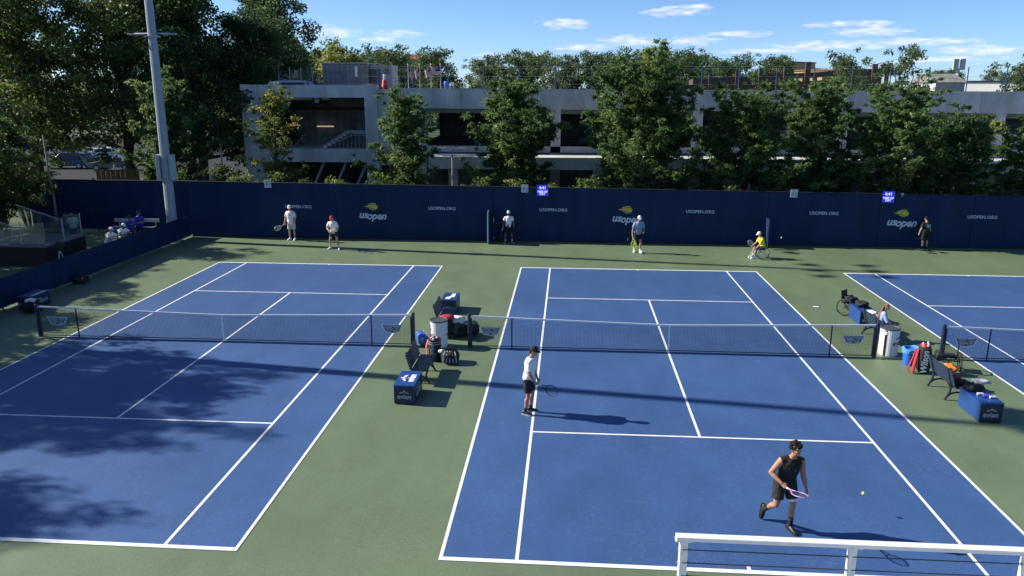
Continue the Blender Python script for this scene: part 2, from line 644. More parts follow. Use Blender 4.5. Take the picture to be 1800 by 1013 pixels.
def fold(me, amp, seed, k=9.0):
    """creases in cloth: push the surface in and out along noise stretched downwards"""
    n = len(me.vertices)
    co, nr = np.empty(n * 3), np.empty(n * 3)
    me.vertices.foreach_get('co', co)
    me.vertex_normals.foreach_get('vector', nr)
    co, nr = co.reshape(-1, 3), nr.reshape(-1, 3)
    h = np.empty(n)
    for i, (x, y, z) in enumerate(co.tolist()):
        p = Vector((x * k + seed, y * k, z * k * 0.55 + x * 3))
        h[i] = noise.noise(p) + 0.6 * (1 - abs(noise.noise(p * 1.9)) * 2)
    co += nr * (amp * h)[:, None]
    me.vertices.foreach_set('co', co.ravel())
    me.update()
    return me


TXT = {}


def text_mesh(s, size, bold=0.0, shear=0.0, m=None, spacing=1.0):
    key = (s, size, bold, shear, m.name, spacing)
    if key in TXT:
        return TXT[key]
    c = bpy.data.curves.new('t', 'FONT')
    c.body = s
    c.size = size
    c.offset = bold
    c.shear = shear
    c.extrude = 0.002
    c.space_character = spacing
    c.align_x = 'CENTER'
    c.align_y = 'CENTER'
    c.resolution_u = 3
    o = bpy.data.objects.new('t', c)
    COL.objects.link(o)
    me = eval_mesh(o)
    bpy.data.objects.remove(o)
    me.name = 'lettering'
    me.materials.clear()
    me.materials.append(m)
    TXT[key] = me
    return me


def basis(x, y, z, o):
    """matrix with columns x, y, z and origin o"""
    M = Matrix.Identity(4)
    for i, a in enumerate((x, y, z)):
        for j in range(3):
            M[j][i] = Vector(a)[j]
    for j in range(3):
        M[j][3] = Vector(o)[j]
    return M


def text(parent, s, size, m, x, y, o, bold=0.0, shear=0.0, spacing=1.0, name='lettering'):
    x, y = Vector(x).normalized(), Vector(y).normalized()
    return link(name, text_mesh(s, size, bold, shear, m, spacing), parent, mw=basis(x, y, x.cross(y), o))


# ================================================================ LARGE STRUCTURE
# ground, court surfaces, lines
mb = MB()
mb.add([(-900, -400, -0.02), (900, -400, -0.02), (900, 1500, -0.02), (-900, 1500, -0.02)], [(0, 1, 2, 3)])
tag(mb.build('ground', M_GRASS), kind='structure')
mb = MB()
mb.add([(-120, 42.0, -0.012), (-24, 42.0, -0.012), (-24, 110, -0.012), (-120, 110, -0.012)], [(0, 1, 2, 3)])
tag(mb.build('car_park', M_ASPH), kind='structure')
mb = MB()
mb.add([(-40, -40, -0.006), (60, -40, -0.006), (60, 20.4, -0.006), (-40, 20.4, -0.006)], [(0, 1, 2, 3)])
tag(mb.build('court_apron', M_GREEN), kind='structure')

COURT_X = (-14.6756, 0.0, 14.8504, 29.5)


def strip(x0, y0, x1, y1, z):
    m_ = MB()
    m_.add([(x0, y0, z), (x1, y0, z), (x1, y1, z), (x0, y1, z)], [(0, 1, 2, 3)])
    return m_


for cx in COURT_X:
    court = strip(-5.485, -11.885, 5.485, 11.885, 0.0).build('tennis_court', M_BLUE, loc=(cx, 0, 0.0))
    tag(court, kind='structure')
    Zl = 0.004
    for s in (-1, 1):
        strip(-5.485, 11.775 if s > 0 else -11.885, 5.485, 11.885 if s > 0 else -11.775, Zl).build('baseline', M_LINE, court)
        strip(s * 5.4525 - 0.0325, -11.775, s * 5.4525 + 0.0325, 11.775, Zl).build('doubles_sideline', M_LINE, court)
        strip(s * 4.085 - 0.0325, -11.775, s * 4.085 + 0.0325, 11.775, Zl).build('singles_sideline', M_LINE, court)
        strip(-4.0525, s * 6.37 - 0.0325, 4.0525, s * 6.37 + 0.0325, Zl).build('service_line', M_LINE, court)
        strip(-0.0325, min(s * 11.775, s * 11.675), 0.0325, max(s * 11.775, s * 11.675), Zl).build('centre_mark', M_LINE, court)
    strip(-0.0325, -6.3375, 0.0325, 6.3375, Zl).build('centre_service_line', M_LINE, court)


# ---------------------------------------------------------------- back fence (windscreen wall)
def flame(parent, cx, z0, y, k):
    """ball with a three-band flame tail, left-pointing"""
    def f(a, b, d):
        return ((a - 105) * k, d, (52 - b) * k)

    def at(o):
        o.location = (cx, y, z0)
        return o
    main = [(0, 55), (40, 44), (90, 31), (140, 24), (178, 24), (198, 34), (209, 52), (206, 74), (194, 90), (176, 95), (150, 88), (110, 73), (60, 62)]
    top = [(38, 37), (70, 18), (110, 4), (150, 0), (178, 6), (192, 17), (160, 14), (120, 17), (80, 27)]
    bot = [(62, 70), (100, 80), (140, 94), (170, 103), (184, 104), (168, 108), (140, 107), (110, 99), (82, 86)]
    for poly, m in ((main, M_FLAME), (top, M_FLAME2), (bot, M_FLAME2)):
        q = MB()
        q.prism(poly, -0.004, 0.0, f)
        at(q.build('flame_emblem', m, parent))


fence = thing('windscreen_fence', (0, 18.4, 0), 0, 'long tall navy windscreen wall with white lettering behind the three courts', 'fence')
fx = [-24.66, -16.2, -7.38, 0.0, 7.4, 13.2, 18.0, 24.0, 32.0, 40.0]


def ftop(x):
    return 3.02 - (x + 10) * 0.0075


for a, b in zip(fx[:-1], fx[1:]):
    q = MB()
    q.prism([(a + 0.012, 0.10), (b - 0.012, 0.10), (b - 0.012, ftop(b) - 0.04), (a + 0.012, ftop(a) - 0.04)], 0.0, 0.05, lambda x, z, d: (x, d, z))
    q.build('windscreen_panel', M_WALL, fence)
    q = MB()
    q.prism([(a, 0.0), (b, 0.0), (b, 0.098), (a, 0.098)], -0.012, 0.05, lambda x, z, d: (x, d, z))
    q.build('bottom_hem', M_WALLD, fence)
    q = MB()
    q.tube([(a, 0.025, ftop(a)), (b, 0.025, ftop(b))], 0.035, 8)
    q.build('top_rail', M_WALLD, fence)
for x in np.arange(-24.6, 40, 3.05):
    q = MB()
    q.tube([(x, 0.10, 0), (x, 0.10, ftop(x) + 0.12)], 0.04, 8)
    q.build('fence_post', M_WALLD, fence)
for x in (-18.36, -10.25, -4.1, 3.83, 10.35, 18.5, 26.5):
    z = 1.77 + (0.0 if x < 12 else -0.1)
    text(fence, 'USOPEN.ORG', 0.235, M_WTXT, (1, 0, -0.012), (0, 0, 1), (x, -0.004, z), 0.004, spacing=1.08)
for x in (-14.28, -0.24, 14.3, 23.0):
    z = 1.36
    text(fence, 'us', 0.56, M_WTXT, (1, 0, -0.012), (0, 0, 1), (x - 0.42, -0.004, z), 0.016, 0.28, 1.0)
    text(fence, 'open', 0.56, M_WTXT, (1, 0, -0.012), (0, 0, 1), (x + 0.33, -0.004, z - 0.06), 0.016, 0.28, 0.96)
    flame(fence, x + 0.04, 1.84, 0.0, 0.0037)

# left continuation of the fence, behind the side fence
fl = thing('windscreen_fence', (-24.7, 19.7, 0), 0, 'plain dark navy windscreen wall left of the tall light pole', 'fence')
for a, b in ((-10.3, -6.3), (-6.3, -0.1)):
    q = MB()
    q.box(((a + b) / 2, 0.03, 1.52), (b - a - 0.03, 0.05, 2.84))
    q.build('windscreen_panel', M_WALL, fl)
    q = MB()
    q.tube([(a, 0.02, 2.98), (b, 0.02, 2.98)], 0.04, 8)
    q.build('top_rail', M_WALLD, fl)
for x in (-10.3, -6.3, -3.2, -0.08):
    q = MB()
    q.tube([(x, 0.03 if x in (-10.3, -6.3) else 0.1, 0), (x, 0.03 if x in (-10.3, -6.3) else 0.1, 3.1)], 0.05, 8)
    q.build('fence_post', M_WALLD, fl)
q = MB()
q.box((0.0, -0.66, 1.52), (0.05, 1.25, 2.84))
q.build('return_panel', M_WALL, fl)

# low side fence
sf = thing('side_fence', (-24.68, 0, 0), 0, 'low navy fence along the left edge of the left court', 'fence')
ys = [-12, -8, -4, 0, 3.1, 6.2, 9.3, 12.4, 15.5, 18.3]
for a, b in zip(ys[:-1], ys[1:]):
    q = MB()
    q.box((0, (a + b) / 2, 0.62), (0.04, b - a - 0.02, 1.10))
    q.build('windscreen_panel', M_WALL, sf)
    q = MB()
    q.tube([(0, a, 1.185), (0, b, 1.185)], 0.022, 8)
    q.build('top_rail', M_WALLD, sf)
    q = MB()
    q.tube([(-0.07, a + 0.03, 0), (-0.07, a + 0.03, 1.2)], 0.03, 8)
    q.build('fence_post', M_WALLD, sf)

# stub screens standing out from the back wall
for k, (x, w, lab) in enumerate(((-7.62, 0.85, 'short blue padded divider standing out from wall beside man in white shirt'),
                                 (7.33, 0.5, 'dark blue padded divider standing out from wall behind the wheelchair player'))):
    d = thing('divider_screen', (x, 17.92, 0), 0.06, lab, 'divider screen', 'padded dividers on the back wall')
    q = MB()
    q.box((0, 0, 0.85 - 0.12 * k), (0.14 - 0.04 * k, w, 1.62 - 0.24 * k))
    q.build('pad', M_WALL, d, bevel=0.03)
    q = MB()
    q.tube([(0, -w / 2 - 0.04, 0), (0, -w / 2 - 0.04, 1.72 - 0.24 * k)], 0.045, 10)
    q.build('post', mat('sunlit edge blue', (0.10, 0.17, 0.30), 0.5) if k == 0 else M_WALL, d)  # left divider: lit edge painted in, post and top rail made paler
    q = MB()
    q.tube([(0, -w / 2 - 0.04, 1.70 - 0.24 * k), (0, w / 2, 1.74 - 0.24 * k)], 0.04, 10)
    q.build('top_rail', MATS['sunlit edge blue'] if k == 0 else M_WALL, d)

# signs on the back wall
for (x, t, lab) in ((-20.0, 'P1', 'small white square sign reading P1 on top of navy wall'),
                    (-5.66, 'P2', 'small white square sign reading P2 on top of navy wall'),
                    (8.68, 'P3', 'small white square sign reading P3 on top of navy wall')):
    z = ftop(x) - 0.06
    s = thing('court_sign', (x, 18.36, z), 0, lab, 'sign', 'court number signs')
    q = MB()
    q.box((0, 0, 0), (0.36, 0.025, 0.42))
    q.build('plate', mat('sign plate', (0.55, 0.6, 0.62), 0.5, 0.04), s, bevel=0.006)
    q = MB()
    q.box((-0.17, -0.02, 0), (0.035, 0.012, 0.42))
    q.build('edge_strip', M_WHITE, s)
    text(s, t, 0.29, mat('sign ink', (0.07, 0.13, 0.2), 0.6), (1, 0, 0), (0, 0, 1), (0.015, -0.0145, -0.06), 0.003)
    q = MB()
    q.box((0.01, -0.015, 0.15), (0.2, 0.004, 0.025))
    q.build('header_line', MATS['sign ink'], s)
M_SCREEN = mat('lit blue screen', (0.02, 0.02, 0.50), 0.4, 0.05, 3, emit=0.45)
M_SCRTXT = mat('lit white digits', (0.8, 0.8, 0.95), 0.4, 0.02, 3, emit=0.45)
for (x, lab) in ((-4.7, 'lit violet blue clock screen reading 4:41 beside the P2 sign'),
                 (13.55, 'lit violet blue clock screen reading 4:41 above the right logo')):
    z = ftop(x) - 0.14
    s = thing('clock_screen', (x, 18.33, z), 0, lab, 'clock screen', 'time of day screens')
    q = MB()
    q.box((0, 0.02, 0), (0.64, 0.05, 0.62))
    q.build('housing', M_BLACK, s)
    q = MB()
    q.box((0, -0.008, 0), (0.62, 0.004, 0.60))
    q.build('screen', M_SCREEN, s)
    for t_, sz, dz in (('4:41', 0.23, 0.14), ('TIME OF', 0.15, -0.07), ('DAY', 0.15, -0.19)):
        text(s, t_, sz, M_SCRTXT, (1, 0, 0), (0, 0, 1), (0, -0.013, dz), 0.006)
# small floodlight / camera on the fence top beside the right screen
q = MB()
q.ell((0, 0, 0), 0.09, 0.12, 0.07)
q.tube([(0, 0, 0), (0, 0.05, -0.2)], 0.02)
tag(q.build('security_camera', M_STEEL, loc=(14.25, 18.34, 2.86), smooth=True), 'small round camera on the wall top beside right clock screen', 'camera')


# ---------------------------------------------------------------- trees
def leaf_cloud(name, clusters, leaf, per, seed, m, up=0.6, flat=1.0):
    """clusters: (x, y, z, r, tint). rhombic leaves filling each clump, more of them near its skin"""
    g = np.random.default_rng(seed)
    C = np.array(clusters, float)
    cnt = np.maximum(4, (per * (C[:, 3] / C[:, 3].mean()) ** 2).astype(int))
    idx = np.repeat(np.arange(len(C)), cnt)
    N = len(idx)
    d = g.normal(size=(N, 3))
    d /= np.linalg.norm(d, axis=1)[:, None]
    rr = np.minimum(np.abs(g.normal(size=N)) * 0.55 + 0.12, 1.7) if flat < 1 else g.random(N) ** 0.5
    off = d * rr[:, None] * C[idx, 3][:, None]
    off[:, 2] *= 0.72 * flat
    P = C[idx, :3] + off
    nrm = g.normal(size=(N, 3)) * 0.75 + d * 0.45 + np.array([0, 0, up])
    nrm /= np.linalg.norm(nrm, axis=1)[:, None]
    a = g.normal(size=(N, 3))
    t = np.cross(nrm, a)
    t /= np.linalg.norm(t, axis=1)[:, None]
    b = np.cross(nrm, t)
    L = leaf * (0.6 + 0.8 * g.random(N))[:, None]
    W = L * (0.40 if flat < 1 else 0.52)
    V = np.stack([P - t * L * 0.5, P + b * W * 0.5, P + t * L * 0.5 - nrm * L * 0.12, P - b * W * 0.5], 1).reshape(-1, 3)
    me = bpy.data.meshes.new(name)
    me.vertices.add(4 * N)
    me.vertices.foreach_set('co', V.ravel())
    me.loops.add(4 * N)
    me.loops.foreach_set('vertex_index', np.arange(4 * N, dtype=np.int32))
    me.polygons.add(N)
    me.polygons.foreach_set('loop_start', np.arange(0, 4 * N, 4, dtype=np.int32))
    me.polygons.foreach_set('loop_total', np.full(N, 4, dtype=np.int32))
    at = me.attributes.new('tint', 'FLOAT', 'FACE')
    tv = np.clip(C[idx, 4] + g.normal(size=N) * 0.16, 0, 1)
    at.data.foreach_set('value', tv.astype(np.float32))
    me.materials.append(m)
    me.update()
    me.validate()
    return me


def street_tree(seed, H, W, leafm, n_limb=44, leaf=0.19, per=62, lean=0.0, base=1.0, yellow=0.0, gap=0.0, wall=None):
    """upright, feathery young shade tree: sprays of leaf clumps along rising limbs"""
    g = random.Random(seed)
    tr = MB()
    tr.tube([(0, 0, 0), (0.03, 0.02, H * 0.25), (lean * 0.3, 0.03, H * 0.55), (lean * 0.7, 0.0, H * 0.8), (lean, 0, H * 0.97)],
            [0.15, 0.12, 0.085, 0.05, 0.012], 8)
    cl = []
    for i in range(n_limb):
        u = (i + g.random() * 0.8) / n_limb
        z0 = base + (H * 0.9 - base) * u
        prof = (1 - ((u - 0.33) / 0.75) ** 2) if u > 0.33 else 0.7 + 0.3 * u / 0.33
        L = W / 2 * max(0.2, prof) * (0.55 + 0.65 * g.random())
        az = i * 2.399 + g.uniform(-0.4, 0.4)
        el = R(g.uniform(14, 55) + 22 * u)
        dr = Vector((math.cos(az) * math.cos(el), math.sin(az) * math.cos(el), math.sin(el)))
        p0 = Vector((lean * (z0 / H) ** 1.3, 0, z0))
        p1 = p0 + dr * L * 0.55
        p2 = p0 + dr * L + Vector((0, 0, L * 0.12 * g.uniform(-1, 1.6)))
        if wall is not None and p2.z < 3.7 and p2.y < wall + 0.45:      # limbs grow away from the wall, not through it
            k_ = max(0.15, (wall + 0.45) / p2.y)
            p1, p2 = p0 + (p1 - p0) * k_, p0 + (p2 - p0) * k_
            L *= k_
        tr.tube([p0, p1, p2], [0.032, 0.02, 0.006], 5)
        if g.random() < gap:
            continue
        tint = min(0.97, max(0.05, g.gauss(0.42, 0.13) + (0.5 if g.random() < yellow else 0)))
        nC = max(2, int(L / 0.38))
        for k in range(nC):
            t = 0.3 + 0.75 * (k + g.random()) / nC
            c = p0 + (p2 - p0) * t + Vector((g.uniform(-1, 1), g.uniform(-1, 1), g.uniform(-0.7, 0.9))) * 0.26
            if wall is not None and c.z < 3.7 and c.y < wall + 0.4:
                continue
            cl.append((c.x, c.y, c.z, g.uniform(0.18, 0.42), tint + g.uniform(-0.08, 0.08)))
            if g.random() < 0.45:
                c2 = c + Vector((g.uniform(-1, 1), g.uniform(-1, 1), g.uniform(-0.2, 1))).normalized() * 0.5
                if wall is not None and c2.z < 3.6 and c2.y < wall + 0.3:
                    continue
                cl.append((c2.x, c2.y, c2.z, g.uniform(0.14, 0.28), tint + 0.1))
    for k in range(9):
        cl.append((lean + g.uniform(-.25, .25), g.uniform(-.25, .25), H * (0.80 + 0.025 * k), 0.42 - 0.034 * k, 0.55))
    return leaf_cloud('crown', cl, leaf * 0.92, per * 1.55, seed, leafm, 0.8, 0.8), tr.mesh('trunk', M_BARK, True)


def broad_tree(seed, H, W, leafm, n=230, leaf=0.26, per=105, base=0.28, rmin=0.5, rmax=1.15, yellow=0.0):
    """big spreading tree: several lobes of clumps on heavy limbs"""
    g = random.Random(seed)
    tr = MB()
    tr.tube([(0, 0, 0), (0.1, 0.05, H * 0.18), (0, 0.1, H * 0.4), (0.15, 0, H * 0.62)], [H * 0.026, H * 0.021, H * 0.016, H * 0.007], 9)
    cl, lobes = [], []
    for i in range(11):
        az = i * 2.399 + g.uniform(-.3, .3)
        u = i / 10
        rr = W / 2 * (0.62 - 0.42 * u) * g.uniform(0.8, 1.15)
        zc = H * (base + 0.12 + (0.80 - base) * u) + g.uniform(-0.4, 0.4)
        lobes.append((math.cos(az) * rr, math.sin(az) * rr, zc, W * g.uniform(0.19, 0.27)))
        p0 = Vector((0, 0.05, H * (0.2 + 0.3 * u)))
        p2 = Vector(lobes[-1][:3])
        tr.tube([p0, (p0 + p2) / 2 + Vector((0, 0, -0.3)), p2], [H * 0.011, H * 0.007, H * 0.003], 6)
    lobes.append((0, 0, H * 0.86, W * 0.2))
    for i in range(n):
        lx, ly, lz, lr = lobes[i % len(lobes)]
        d = Vector((g.gauss(0, 1), g.gauss(0, 1), g.gauss(0.15, 0.85))).normalized() * lr * (0.55 + 0.55 * g.random())
        tint = min(0.97, max(0.05, g.gauss(0.4, 0.14) + (0.5 if g.random() < yellow else 0)))
        cl.append((lx + d.x, ly + d.y, lz + d.z * 0.85, g.uniform(rmin, rmax), tint))
    return leaf_cloud('crown', cl, leaf, per, seed, leafm), tr.mesh('trunk', M_BARK, True)


L_STREET = leaf_mat('street tree leaves', (0.036, 0.078, 0.026), (0.088, 0.155, 0.05), (0.17, 0.25, 0.08), (0.28, 0.30, 0.08), 0.965)
L_YELL = leaf_mat('turning leaves', (0.07, 0.10, 0.025), (0.17, 0.20, 0.05), (0.34, 0.33, 0.08), (0.44, 0.36, 0.07))
L_OAK = leaf_mat('olive oak leaves', (0.036, 0.066, 0.020), (0.082, 0.128, 0.038), (0.17, 0.22, 0.065), (0.36, 0.33, 0.08))
L_DARK = leaf_mat('dark tree leaves', (0.022, 0.05, 0.02), (0.05, 0.092, 0.034), (0.10, 0.155, 0.055), (0.13, 0.16, 0.04))
L_FAR = leaf_mat('far tree leaves', (0.034, 0.064, 0.028), (0.068, 0.112, 0.044), (0.12, 0.165, 0.06), (0.2, 0.21, 0.07))
L_TURN = leaf_mat('early turning leaves', (0.05, 0.09, 0.025), (0.12, 0.172, 0.045), (0.24, 0.26, 0.07), (0.38, 0.32, 0.07))
L_BUSH = leaf_mat('shrub leaves', (0.025, 0.055, 0.016), (0.06, 0.11, 0.03), (0.13, 0.18, 0.045), (0.25, 0.24, 0.05))


def plant_tree(name, meshes, loc, rz, sc, label, group=None, cat='tree'):
    t = thing(name, loc, rz, label, cat, group)
    t.scale = (sc, sc, sc) if isinstance(sc, (int, float)) else sc
    link('crown', meshes[0], t)
    link('trunk', meshes[1], t)
    return t


ST = 'young street trees between wall and garage'
plant_tree('street_tree', street_tree(11, 8.5, 5.0, L_TURN, 32, 0.19, 36, 0.3, 2.0, 0.12, 0.25, wall=-5.75), (-21.8, 24.3, 0), 0, 1,
           'thin sparse tree with yellowing leaves in front of stair opening', ST)
t2 = plant_tree('street_tree', street_tree(12, 8.0, 6.0, L_STREET, 54, 0.2, 50, -0.1, 0.7, 0.05, wall=-5.45), (-13.4, 24.0, 0), 0, 1,
                'green tree with bare grey twigs above its crown in front of concrete column', ST)
q = MB()
for i in range(9):
    a = i * 0.7
    b0 = Vector((0.3 * math.cos(a), 0.2 * math.sin(a), 6.2 + 0.15 * i))
    d = Vector((rnd.uniform(-0.5, 0.9), rnd.uniform(-.4, .4), 1.3))
    q.tube([b0, b0 + d * 0.8, b0 + d * 1.5 + Vector((rnd.uniform(-.3, .3), 0, 0.1))], [0.03, 0.018, 0.006], 5)
q.build('bare_twigs', M_PALEB, t2)
plant_tree('street_tree', street_tree(13, 8.3, 8.2, L_STREET, 78, 0.2, 56, 0.2, 0.6, 0.06, wall=-5.45), (-6.9, 24.0, 0), 0, 1,
           'wide green tree behind the P2 sign, reaching above the garage parapet', ST)
plant_tree('street_tree', street_tree(14, 10.2, 9.4, L_STREET, 104, 0.2, 58, 0.7, 0.6, 0.03, wall=-3.85), (0.5, 22.4, 0), 0, 1,
           'tallest street tree, its pointed top rising into the sky right of centre', ST)
plant_tree('street_tree', street_tree(15, 7.6, 8.2, L_STREET, 70, 0.2, 56, 0.1, 0.6, 0.03, wall=-2.85), (6.5, 21.4, 0), 0, 1,
           'dense dark tree behind the P3 sign', ST)
plant_tree('street_tree', street_tree(16, 8.3, 7.4, L_STREET, 64, 0.2, 54, -0.2, 0.6, 0.03, wall=-2.75), (10.8, 21.3, 0), 0, 1,
           'narrow green tree just right of the tree behind the P3 sign', ST)
plant_tree('street_tree', street_tree(17, 7.6, 8.4, L_STREET, 70, 0.2, 54, 0.1, 0.7, 0.02, 0.06, wall=-2.15), (14.8, 20.7, 0), 0, 1,
           'wide open crowned tree behind the right clock screen', ST)
plant_tree('street_tree', street_tree(18, 6.7, 5.8, L_STREET, 54, 0.21, 62, 0.2, 0.8, 0.02, wall=-2.25), (18.1, 20.8, 0), 0, 1,
           'small green tree beside the rightmost concrete column', ST)
plant_tree('street_tree', street_tree(19, 6.5, 5.2, L_STREET, 46, 0.21, 60, 0, 0.8, 0.02, wall=-2.25), (22.0, 20.8, 0), 0, 1,
           'green tree cut off by the right edge of the picture', ST)
plant_tree('street_tree', street_tree(20, 8.9, 7.0, L_STREET, 62, 0.21, 62, 0.0, 0.6, 0.02, wall=-6.45), (-28.9, 25.0, 0), 0, 1,
           'light green bushy tree right behind the tall light pole', ST)

oak = [broad_tree(31, 17, 13, L_OAK, 250, 0.27, 105, 0.22, yellow=0.05), broad_tree(32, 16, 12, L_OAK, 230, 0.27, 105, 0.25, yellow=0.05)]
drk = [broad_tree(33, 16, 11, L_DARK, 240, 0.25, 110, 0.12), broad_tree(34, 15, 10, L_DARK, 220, 0.25, 110, 0.14)]
BIG = [(oak[0], (-42.3, 31, 0), 0.3, 1.0, 'olive tree with thick trunk at the far upper left'),
       (oak[1], (-47.0, 36, 0), 2.0, 1.05, 'olive tree cut off by the left picture edge'),
       (oak[0], (-36.2, 33, 0), 4.1, 1.05, 'yellow flecked olive tree just left of the tall light pole'),
       (oak[1], (-39.0, 44, 0), 1.1, 1.15, 'olive tree standing behind the other olive trees'),
       (drk[0], (-30.2, 32, 0), 0.7, 1.0, 'dark green tree directly behind the tall light pole'),
       (drk[1], (-27.3, 35, 0), 2.6, 0.92, 'dark green tree right of the tall light pole'),
       (drk[0], (-28.5, 42, 0), 3.9, 1.05, 'dark green tree behind the other dark trees'),
       (drk[1], (-28.6, 46, 0), 5.0, 0.86, 'dark tree whose crown ends above the left garage corner')]
for ms, loc, rz, sc, lab in BIG:
    plant_tree('broadleaf_tree', ms, loc, rz, sc, lab, 'tall trees at the left')
# trees left of the courts (they throw the shade over the left court)
for ms, loc, rz, sc, lab in ((oak[0], (-35.2, 15.8, 0), 1.3, (0.55, 0.55, 0.54), 'small tree beside the glass railed stand at left'),
                             (drk[0], (-33.5, 7.6, 0), 0.2, (0.62, 0.66, 0.47), 'low tree left of the viewing stand'),
                             (drk[1], (-33.0, 2.6, 0), 4.2, (0.55, 0.55, 0.50), 'first shade tree left of the left court'),
                             (oak[1], (-33.2, -1.6, 0), 2.2, (0.72, 0.78, 0.77), 'second shade tree left of the left court'),
                             (oak[0], (-34.0, -4.0, 0), 0.5, (0.5, 0.45, 0.78), 'third shade tree left of the left court'),
                             (drk[1], (-32.6, -9.0, 0), 3.3, (0.62, 0.56, 0.80), 'fourth shade tree left of the left court'),
                             (drk[0], (-34.5, -2.2, 0), 1.7, (0.70, 0.62, 0.76), 'dense shade tree among those left of the left court'),
                             (oak[0], (-39.8, 12.0, 0), 3.7, (0.62, 0.66, 0.60), 'round tree farthest out beyond the viewing stand'),
                             (oak[1], (-31.0, -12.2, 0), 1.2, (0.45, 0.36, 0.72), 'fifth shade tree left of the left court'),
                             (drk[0], (-37.5, 20.5, 0), 5.2, (0.62, 0.62, 0.42), 'low dark tree at the end of the left navy wall'),
                             (drk[1], (-39.0, 17.0, 0), 2.4, (0.6, 0.6, 0.40), 'low dark tree left of the thin pale bare trunk')):
    plant_tree('broadleaf_tree', ms, loc, rz, sc, lab, 'trees left of the courts')

# far trees above the garage roof
far = [broad_tree(41 + i, 14, 13, L_FAR, 120, 0.42, 62, 0.1, 0.7, 1.5, yellow=0.03) for i in range(3)]
fary = broad_tree(45, 12, 10, L_YELL, 110, 0.38, 62, 0.1, 0.7, 1.4)
plant_tree('broadleaf_tree', fary, (-31.8, 74, 0), 0, 1.10, 'yellow green tree behind the grey roof container')
plant_tree('broadleaf_tree', far[0], (-26.8, 76, 0), 1, 0.92, 'green tree right of the yellow green tree behind the roof container')
plant_tree('broadleaf_tree', far[1], (-41.0, 78, 0), 2, 1.02, 'dark tree left of the yellow green tree behind the roof container')
sparse = [broad_tree(51, 12.6, 8.5, L_FAR, 70, 0.3, 70, 0.3, 0.5, 1.0), broad_tree(52, 12.8, 8.5, L_FAR, 66, 0.3, 70, 0.3, 0.5, 1.0)]
plant_tree('open_tree', sparse[0], (28.0, 70, 0), 0.4, 0.98, 'open crowned tree on the skyline right of the tan building')
plant_tree('open_tree', sparse[1], (34.6, 72, 0), 1.4, 1.02, 'light airy tree on the skyline left of the floodlight tower')
plant_tree('open_tree', sparse[0], (50.5, 76, 0), 2.6, 0.95, 'open tree on the skyline above the long white building')
plant_tree('open_tree', sparse[1], (57.0, 80, 0), 0.1, 1.05, 'open tree on the skyline at the right picture edge')
plant_tree('broadleaf_tree', far[2], (43.4, 90, 0), 0.1, 0.62, 'small dark tree at the foot of the floodlight tower')
plant_tree('broadleaf_tree', far[2], (16.5, 122, 0), 0.8, 1.02, 'round green tree behind the brown viaduct')
plant_tree('broadleaf_tree', far[0], (25.0, 128, 0), 2.8, 0.95, 'second round tree behind the brown viaduct')
for i in range(26):
    x = -60 + i * 4.1 + rnd.uniform(-1.2, 1.2)
    y = 165 + rnd.uniform(-22, 25)
    hh = 15.4 + rnd.uniform(-1.2, 1.0)
    plant_tree('broadleaf_tree', far[i % 3], (x, y, 0), rnd.uniform(0, 6), hh / 14.0,
               'distant green tree in the wood beyond the garage roof', 'distant wood beyond the garage')
for i in range(16):
    x = 44 + i * 7 + rnd.uniform(-2, 2)
    plant_tree('broadleaf_tree', far[i % 3], (x, 215 + rnd.uniform(-10, 40), 0), rnd.uniform(0, 6), rnd.uniform(0.85, 1.0),
               'distant green tree on the skyline behind the tan building', 'distant trees at right')
for i in range(14):
    plant_tree('broadleaf_tree', far[i % 3], (-160 + i * 8.5 + rnd.uniform(-2, 2), 150 + rnd.uniform(-15, 20), 0), rnd.uniform(0, 6), rnd.uniform(1.0, 1.2),
               'distant green tree behind the car park', 'distant trees at left')


# shrubs along the top of the wall
def shrub(seed, H, W):
    g = random.Random(seed)
    st = MB()
    cl = []
    for i in range(22):
        a = g.uniform(0, 2 * PI)
        r = W / 2 * math.sqrt(g.random())
        h = H * (1 - 0.35 * (r / (W / 2)) ** 2) * g.uniform(0.8, 1.0)
        p = Vector((math.cos(a) * r, math.sin(a) * r * 0.7, h))
        st.tube([(p.x * 0.3, p.y * 0.3, 0), (p.x * 0.7, p.y * 0.7, h * 0.6), p], [0.025, 0.016, 0.006], 5)
        for k in range(4):
            cl.append((p.x * (0.55 + 0.15 * k), p.y * (0.55 + 0.15 * k), h * (0.45 + 0.18 * k), g.uniform(0.22, 0.4), g.gauss(0.45, 0.15)))
    return leaf_cloud('foliage', cl, 0.17, 36, seed, L_BUSH), st.mesh('stems', M_BARK)


shr = [shrub(61 + i, 3.3, 2.6) for i in range(3)]
for i, x in enumerate(np.concatenate([np.arange(-28.5, -20, 1.5), np.arange(-19, 31, 2.1)])):
    t = thing('shrub', (x + rnd.uniform(-.4, .4), (20.9 if x > -24 else 22.6) + rnd.uniform(-.5, 1.0), 0), rnd.uniform(0, 6),
              'leafy green shrub showing just above the top edge of the navy wall', 'shrub', 'shrubs behind the navy wall')
    k = (rnd.uniform(0.84, 1.10) if x < 0 else rnd.uniform(0.74, 0.98)) * (1 if x > -24 else 1.25)
    t.scale = (1.05, 1, k)
    link('foliage', shr[i % 3][0], t)
    link('stems', shr[i % 3][1], t)

